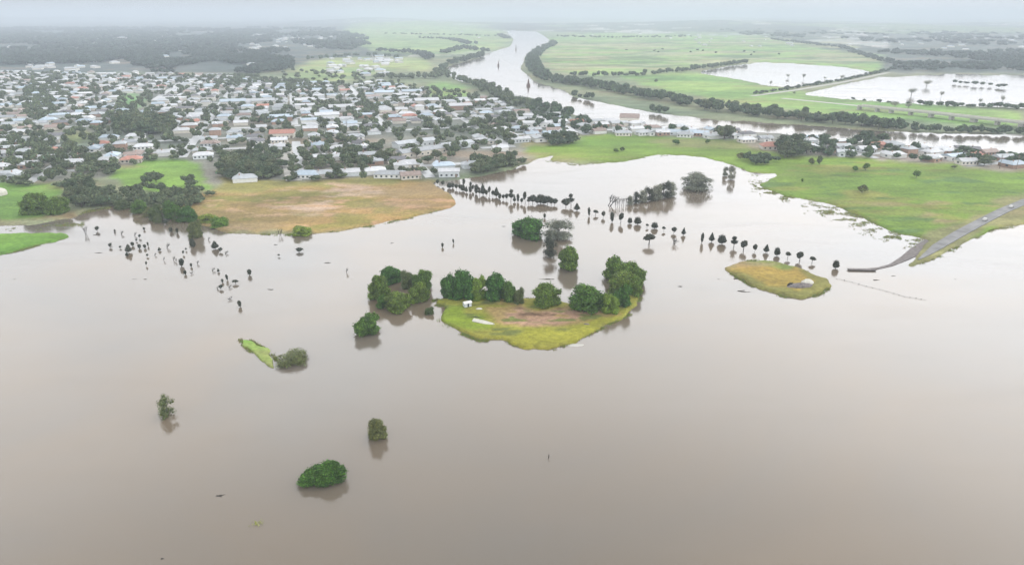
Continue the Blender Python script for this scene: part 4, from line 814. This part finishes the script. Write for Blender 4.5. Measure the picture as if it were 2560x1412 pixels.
car(2528, 519, 'pale vehicle farther up the road at the right edge', R(35)); car(2462, 551, 'pale vehicle nearer the flood on the right-hand road', R(40))

# viaduct over the far flats
vo_pts = [P(u, v, 7) for u, v in ((2150, 263), (2230, 271), (2330, 281), (2440, 293), (2560, 306), (2700, 322))]
vx = thing('viaduct', 'long pale road viaduct on broad piers crossing behind the river at right', 'viaduct', (vo_pts[0][0], vo_pts[0][1], 0)); o0 = Vector(vx.location)
dk = MB(); pr = MB(); vv = [Vector(q) - o0 for q in vo_pts]
for i in range(len(vv) - 1):
    a_, b2 = vv[i], vv[i + 1]; d = (b2 - a_).normalized(); n_ = Vector((-d.y, d.x, 0)) * 5.5; t_ = Vector((0, 0, -1.6))
    dk.quad(a_ - n_, b2 - n_, b2 + n_, a_ + n_); dk.quad(a_ - n_ + t_, b2 - n_ + t_, b2 - n_, a_ - n_); dk.quad(b2 + n_ + t_, a_ + n_ + t_, a_ + n_, b2 + n_); dk.quad(a_ + n_ + t_, b2 + n_ + t_, b2 - n_ + t_, a_ - n_ + t_)
    for s_ in (-1, 1): u_ = n_ * s_ * .98; up_ = Vector((0, 0, 1.0)); pr.quad(a_ + u_, b2 + u_, b2 + u_ + up_, a_ + u_ + up_); pr.quad(a_ + u_ * .95, b2 + u_ * .95, b2 + u_ * .95 + up_, a_ + u_ * .95 + up_); pr.quad(a_ + u_ + up_, b2 + u_ + up_, b2 + u_ * .95 + up_, a_ + u_ * .95 + up_)
    L_ = (b2 - a_).length; k = 0
    while k < L_:
        c_ = a_ + d * k; ang = math.atan2(d.y, d.x); pb = MB().box(-1.6, 1.6, -4, 4, -8.5, -1.6); po = obj('pier', pb.mesh('pier', M['conc']), vx); po.location = c_; po.rotation_euler = (0, 0, ang); k += 24
obj('deck', dk.mesh('deck', M['conc']), vx); obj('parapet', pr.mesh('parapet', M['sheet']), vx)
eb = MB(); ribbon(eb, [P(u, v, 1.3)[:2] for u, v in ((1955, 246), (2050, 255), (2150, 265))], 10, 1.3); ribbon(eb, [P(u, v, 1.3)[:2] for u, v in ((1880, 240), (1985, 226), (2110, 205), (2220, 182))], 9, 1.3)
tag(obj('embankment_road', eb.mesh('embankment_road', M['conc'])), kind='structure')
# buoy / drifting objects in the river
for (u, v, w_, h_, lb, nm) in ((1321, 216, 12, 20, 'rusty brown channel beacon standing in the river bend', 'beacon'), (1290, 125, 4, 12, 'thin dark beacon far up the river', 'beacon'), (1246, 165, 6, 14, 'small grey beacon in the wide river bend', 'beacon')):
    D = depth(u, v); s_ = D / F; o_ = thing('river_beacon', lb, nm, P(u, v)); obj('float', MB().tube((0, 0, -.5), (0, 0, h_ * s_ * .3), w_ * s_ * .45, w_ * s_ * .35, 10).mesh('float', M['rust']), o_)
    obj('mast', MB().tube((0, 0, h_ * s_ * .3), (0, 0, h_ * s_ * .85), w_ * s_ * .22, w_ * s_ * .1, 8).mesh('mast', M['rust']), o_)
# power poles on the right
for (u, v, lb) in ((2540, 424, 'power pole with crossarm among houses at the right edge'), (2498, 422, 'power pole left of the other pole at the right edge'), (868, 330, 'slender pole rising from the middle of the town')):
    x, y, _ = P(u, v, 1); o_ = thing('power_pole', lb, 'pole', (x, y, 1), .1); obj('pole', MB().tube((0, 0, 0), (0, 0, 12), .22, .15, 8).mesh('pole', M['wood']), o_)
    obj('crossarm', MB().box(-1.6, 1.6, -.08, .08, 11, 11.2).mesh('crossarm', M['wood']), o_); obj('crossarm', MB().box(-1.2, 1.2, -.08, .08, 10, 10.2).mesh('crossarm', M['wood']), o_)

# ---------------------------------------------------------------- trees on land
TR = []     # (x, y, width m, height m, kind)
def put(u, v, wd, ht, kind='town', z=1.0):
    X, Y, _ = P(u, v, z); TR.append(dict(x=X, y=Y, w=wd, h=ht, k=kind, u=u, v=v, d=math.hypot(X, Y)))
def belt(pts, spacing, wpx, ht, wd, kind='town', jit=None):
    """trees along a pixel polyline; spacing in metres"""
    P3 = [Vector(P(u, v, 1)) for u, v in pts]
    for i in range(len(P3) - 1):
        d = P3[i + 1] - P3[i]; n_ = max(1, int(d.length / spacing))
        for k in range(n_):
            q = P3[i] + d * ((k + rnd.random()) / n_); nn_ = Vector((-d.y, d.x, 0)).normalized() * rnd.uniform(-1, 1) * wpx; q = q + nn_
            u, v, _ = proj(q.x, q.y, 1); TR.append(dict(x=q.x, y=q.y, w=wd * rnd.uniform(.7, 1.3), h=ht * rnd.uniform(.7, 1.25), k=kind, u=u, v=v, d=math.hypot(q.x, q.y)))
def wood(poly, spacing, ht, wd, kind='town', jitter=1.0, prob=1.0, sx_=None):
    """fill a pixel polygon with trees"""
    us = [q[0] for q in poly]; vs2 = [q[1] for q in poly]; X0, Y1, _ = P(min(us), min(vs2), 1); X1 = P(max(us), min(vs2), 1)[0]; Y0 = P(0, max(vs2), 1)[1]
    X0 = min(X0, P(min(us), max(vs2), 1)[0]); X1 = max(X1, P(max(us), max(vs2), 1)[0])
    gx, gy = np.meshgrid(np.arange(X0, X1, spacing), np.arange(Y0, Y1, spacing * (sx_ or 1))); gx = gx.ravel() + nr.uniform(-.5, .5, gx.size) * spacing; gy = gy.ravel() + nr.uniform(-.5, .5, gy.size) * spacing
    u, v, _ = proj(gx, gy, 1.0); uj = fbm(gx * .006, gy * .003, 77) - .5; ok_ = inpoly(u + uj * 60, v + uj * 26, poly) & (nr.random(gx.size) < prob)
    if kind == 'wood': ok_ &= fbm(gx * .006, gy * .0025, 99, 4) < .55
    for i in np.where(ok_)[0]: TR.append(dict(x=gx[i], y=gy[i], w=wd * rnd.uniform(.7, 1.3), h=ht * rnd.uniform(.65, 1.3), k=kind, u=u[i], v=v[i], d=math.hypot(gx[i], gy[i])))
# riverside belts
belt([(1352, 95), (1385, 112), (1350, 128), (1332, 145), (1332, 170), (1365, 200), (1430, 215)], 7, 16, 13, 11)
belt([(1400, 205), (1480, 216), (1560, 232), (1640, 248), (1740, 266), (1850, 284), (1960, 296), (2060, 304), (2150, 314), (2240, 324)], 3.6, 18, 12, 11)
belt([(1420, 190), (1500, 192), (1600, 190), (1700, 180), (1870, 158)], 9, 8, 10, 10)
belt([(1420, 235), (1480, 255), (1560, 272), (1640, 280), (1700, 292)], 7, 10, 9, 9)
belt([(1130, 196), (1180, 208), (1240, 238), (1290, 258), (1350, 274), (1400, 284), (1440, 296)], 4.5, 14, 11, 10)
belt([(940, 198), (1040, 195), (1100, 196), (1120, 172), (1160, 152), (1215, 138)], 6, 20, 11, 11)
belt([(2230, 322), (2330, 330), (2450, 334), (2560, 336), (2700, 340)], 5, 8, 8, 9)
belt([(1880, 238), (1985, 222), (2110, 202), (2220, 178)], 9, 3, 6, 7)
belt([(2290, 264), (2400, 268), (2560, 274), (2700, 280)], 6, 8, 7, 8)
belt([(2110, 248), (2200, 257), (2290, 264)], 14, 4, 5, 6)
belt([(2390, 208), (2450, 214), (2530, 220)], 12, 8, 7, 9)
belt([(940, 128), (1050, 135), (1080, 150)], 7, 20, 12, 12, 'wood')
belt([(1050, 96), (1130, 100), (1180, 112)], 9, 25, 11, 12, 'wood'); belt([(1250, 88), (1268, 98)], 8, 20, 10, 11, 'wood')
belt([(1110, 135), (1160, 120), (1215, 130)], 7, 18, 11, 12)
# left shore and front woods
wood([(175, 478), (280, 470), (380, 472), (440, 478), (540, 478), (510, 500), (470, 530), (400, 522), (300, 514), (210, 520), (165, 500)], 6.2, 5.5, 6.5, prob=.85)
wood([(530, 428), (700, 432), (1060, 425), (1060, 450), (700, 456), (540, 458)], 12, 6.5, 7.5, prob=.6)
wood([(-40, 380), (240, 395), (280, 430), (180, 470), (-40, 460)], 11, 7, 8, prob=.55)
wood([(760, 345), (960, 330), (960, 395), (760, 400)], 13, 7, 8, prob=.5)
wood([(330, 440), (400, 440), (400, 470), (340, 470)], 10, 7, 8, prob=.5)
wood([(440, 440), (480, 440), (490, 470), (450, 470)], 10, 7, 8, prob=.5)
wood([(540, 388), (700, 385), (700, 446), (600, 455), (545, 440)], 8, 9, 9, prob=.8)
wood([(275, 298), (425, 298), (430, 335), (290, 338)], 9, 12, 11, prob=.9)
wood([(1175, 418), (1290, 398), (1318, 408), (1260, 424), (1180, 442)], 6.5, 7.5, 8, prob=.9)
wood([(780, 395), (960, 385), (960, 415), (800, 425)], 10, 8, 8, prob=.5)
wood([(1360, 350), (1420, 345), (1450, 365), (1390, 372)], 8, 9, 9, prob=.8)
wood([(1960, 370), (2020, 365), (2030, 400), (1960, 402)], 8, 13, 12, prob=.9)
wood([(1860, 400), (1960, 392), (1960, 412), (1880, 425)], 8, 6, 7, prob=.8)
wood([(1780, 335), (1830, 335), (1830, 362), (1780, 362)], 14, 14, 13, prob=.8)
wood([(1990, 352), (2560, 392), (2560, 422), (2040, 396)], 11, 8, 8.5, 'town', prob=.62)
wood([(2130, 352), (2260, 362), (2250, 372), (2150, 368)], 12, 10, 11, 'town', prob=.5)
wood([(1400, 320), (1760, 335), (1760, 346), (1420, 342)], 12, 8, 8, 'town', prob=.5)
wood([(1260, 300), (1500, 300), (1500, 335), (1270, 335)], 11, 9, 8, 'town', prob=.35)
wood([(60, 215), (110, 215), (110, 250), (50, 250)], 9, 9, 10, prob=.7)
# street and garden trees
wood(TOWN, 15, 7.5, 7.5, 'town', prob=.62)
for poly in ([(0, 350), (110, 340), (200, 372), (240, 410), (120, 430), (0, 400)], [(740, 385), (960, 372), (1010, 400), (960, 420), (760, 425)], [(40, 262), (120, 255), (150, 290), (60, 300)], [(1180, 300), (1280, 290), (1290, 350), (1200, 360)], [(900, 325), (1010, 318), (1010, 338), (905, 345)], [(560, 300), (700, 292), (720, 306), (570, 314)], [(480, 195), (640, 192), (720, 215), (560, 225)], [(700, 205), (860, 212), (860, 232), (720, 230)], [(60, 195), (140, 190), (160, 250), (50, 262)], [(720, 270), (900, 262), (1000, 275), (860, 290)]):
    wood(poly, 10.5, 8, 8.5, 'town', prob=.6)
# dark wooded plain
wood([(-300, 128), (320, 128), (640, 138), (730, 148), (720, 172), (640, 184), (300, 182), (180, 182), (120, 160), (-300, 172)], 12, 12, 13, 'wood', prob=.95)
wood([(-300, 70), (840, 75), (920, 95), (900, 130), (640, 138), (-300, 128)], 27, 15, 24, 'wood', prob=.5)
wood([(2200, 130), (2900, 130), (2900, 180), (2230, 178)], 20, 12, 18, 'wood', prob=.6)
wood([(1750, 72), (2900, 70), (2900, 128), (1900, 95)], 42, 15, 34, 'wood', prob=.3)
belt([(1400, 92), (1560, 96), (1720, 92)], 14, 60, 10, 14, 'wood'); belt([(1560, 130), (1700, 128), (1950, 140)], 45, 160, 6, 8, 'wood')
belt([(1930, 100), (2100, 120), (2230, 160)], 16, 14, 10, 14, 'wood'); belt([(760, 150), (900, 140), (1000, 146)], 14, 14, 10, 11); belt([(960, 85), (1100, 88), (1250, 92)], 26, 20, 10, 16, 'wood')
wood([(700, 175), (940, 185), (930, 205), (700, 205)], 22, 8, 10, 'town', prob=.4)
wood([(150, 470), (230, 460), (240, 520), (170, 515)], 8, 8, 8, 'town', prob=.6)
# lone field trees
for (u, v, wd, ht) in ((2155, 482, 6, 6), (2290, 445, 6, 6), (2138, 430, 5, 5), (2163, 426, 6, 6), (2048, 412, 5, 8), (2028, 412, 5, 6), (2005, 456, 2, 3), (1690, 362, 8, 5), (1768, 360, 5, 5), (1851, 398, 6, 6), (1540, 382, 5, 4), (1555, 378, 4, 4), (1640, 206, 6, 6), (2440, 405, 6, 5), (2385, 422, 4, 3)):
    put(u, v, wd, ht, 'field')
# trees standing in the far flood
for (u, v, wd, ht) in ((2316, 218, 14, 12), (2278, 240, 13, 12), (2352, 246, 6, 11), (1926, 215, 5, 9), (1970, 196, 7, 8), (2008, 200, 6, 12), (2062, 200, 6, 6), (2104, 200, 9, 9), (2450, 262, 5, 9), (2505, 258, 6, 11), (2236, 272, 10, 10), (2270, 274, 9, 9), (1985, 237, 5, 5)):
    put(u, v, wd, ht, 'flood', 0)
lone = [t_ for t_ in TR if t_['k'] in ('field', 'flood')]; rest = [t_ for t_ in TR if t_['k'] not in ('field', 'flood')]
def inw(t_, poly=None):
    return inpoly([t_['u']], [t_['v']], RIVER)[0]
uu = np.array([t_['u'] for t_ in rest]); vv_ = np.array([t_['v'] for t_ in rest]); bad = inpoly(uu, vv_, RIVER) | inpoly(uu, vv_, FLOOD_A) | ~inpoly(uu, vv_ + 2, LAND)
rest = [t_ for t_, bb in zip(rest, bad) if not bb]
# no tree inside a house
hx = np.array([(h['x'], h['y']) for h in houses])
def clear(t_): return np.min((hx[:, 0] - t_['x']) ** 2 + (hx[:, 1] - t_['y']) ** 2) > 60
rest = [t_ for t_ in rest if t_['v'] < 180 or clear(t_)]
visr = [t_ for t_ in rest if -30 < t_['u'] < 2590]; visr.sort(key=lambda t_: -(t_['h'] * t_['w']) / (t_['d'] ** 2))
NT = 285 - COUNT['tree'] - len(lone)
ind = visr[:NT]; ids = set(id(t_) for t_ in ind); farT = [t_ for t_ in rest if id(t_) not in ids]
FO = dict(field='small lone green', flood='grey wading')
def tlab(t_):
    if t_['k'] == 'flood': return 'grey tree standing in the far flooded fields'
    if t_['k'] == 'field': return 'small lone green tree ' + locate(t_['u'], t_['v']).replace('in front of the right green field', 'on the right green field').replace('in front of the central', 'on the central')
    s_ = 'tall' if t_['h'] > 11 else 'low' if t_['h'] < 7 else 'mid-sized'; c_ = 'spreading' if t_['w'] > t_['h'] * 1.1 else 'narrow' if t_['w'] < t_['h'] * .75 else 'rounded'
    return f'{s_} {c_} dark tree {locate(t_["u"], t_["v"])}'
alli = ind + lone; lbs = uniq(alli, tlab, lambda t_: t_['u'])
for t_, lb in zip(alli, lbs):
    key = f'field{rnd.randrange(4)}' if t_['k'] == 'field' else 'airy' if t_['k'] == 'flood' else f'town{rnd.randrange(7)}'
    o_ = thing('tree', lb, 'tree', (t_['x'], t_['y'], 0 if t_['k'] == 'flood' else .95), rnd.random() * 6.28, (t_['w'] * 1.12, t_['w'] * 1.12, t_['h']), 'trees of the town and shore' if t_['k'] not in ('field', 'flood') else 'lone trees in the fields' if t_['k'] == 'field' else 'trees in the far flood')
    for nm, me in PROTO[key]: obj(nm, me, o_)
# all other trees merged as woodland masses
LOW = []
for i in range(6):
    rg3 = np.random.default_rng(300 + i); v, f, c = crown_np(lobes_bush(rg3, 4 + i % 3, .25, .34, .68, .25), 130, .085, rg3, .8); LOW.append((fit(v), f, c))
def merge_trees(name, lst, lm, label, cat):
    Vs, Fs, Cs, of = [], [], [], 0
    for t_ in lst:
        v, f, c = LOW[rnd.randrange(6)]; a2 = rnd.random() * 6.28; q, s_ = math.cos(a2), math.sin(a2); w_ = t_['w'] * 1.1
        Vs.append(np.stack([t_['x'] + (v[:, 0] * q - v[:, 1] * s_) * w_, t_['y'] + (v[:, 0] * s_ + v[:, 1] * q) * w_, .8 + v[:, 2] * t_['h']], 1)); Fs.append(f + of); Cs.append(c * rnd.uniform(.75, 1.3)); of += len(v)
    me = mesh_np(name, np.concatenate(Vs), np.concatenate(Fs), np.concatenate(Cs)); me.materials.append(M[lm]); o_ = obj(name, me); tag(o_, label, cat, kind='stuff')
twn = [t_ for t_ in farT if t_['k'] == 'town' and t_['u'] < 1330 and t_['v'] > 183]; riv = [t_ for t_ in farT if t_['k'] == 'town' and not (t_['u'] < 1330 and t_['v'] > 183)]; wd_ = [t_ for t_ in farT if t_['k'] == 'wood']
merge_trees('town_trees', twn, 'leaftown', 'massed garden and street trees among the houses farther back', 'trees'); merge_trees('riverside_woodland', riv, 'leaftown', 'dark belts of trees lining both banks of the river', 'woodland')
merge_trees('woodland', wd_, 'leafwood', 'dark hazy woodland spread over the far plain', 'woodland')
print('houses', len(houses), 'near', len(near), 'trees', len(TR), 'ind', len(ind), 'counts', COUNT)

# ---------------------------------------------------------------- haze
hm, hn, hl, hb = new_mat('haze'); hn.remove(hb); pvn = hn.new('ShaderNodeVolumePrincipled'); pvn.inputs['Density'].default_value = HAZE_DENSITY
pvn.inputs['Color'].default_value = (.545, .605, .675, 1); pvn.inputs['Anisotropy'].default_value = 0.0; hl.new(pvn.outputs[0], hn['Material Output'].inputs['Volume'])
o_ = obj('haze', MB().box(-34000, 34000, -600, 38000, -4, 190).mesh('haze', hm)); tag(o_, 'pale blue-grey haze over the whole plain', 'haze', kind='stuff')
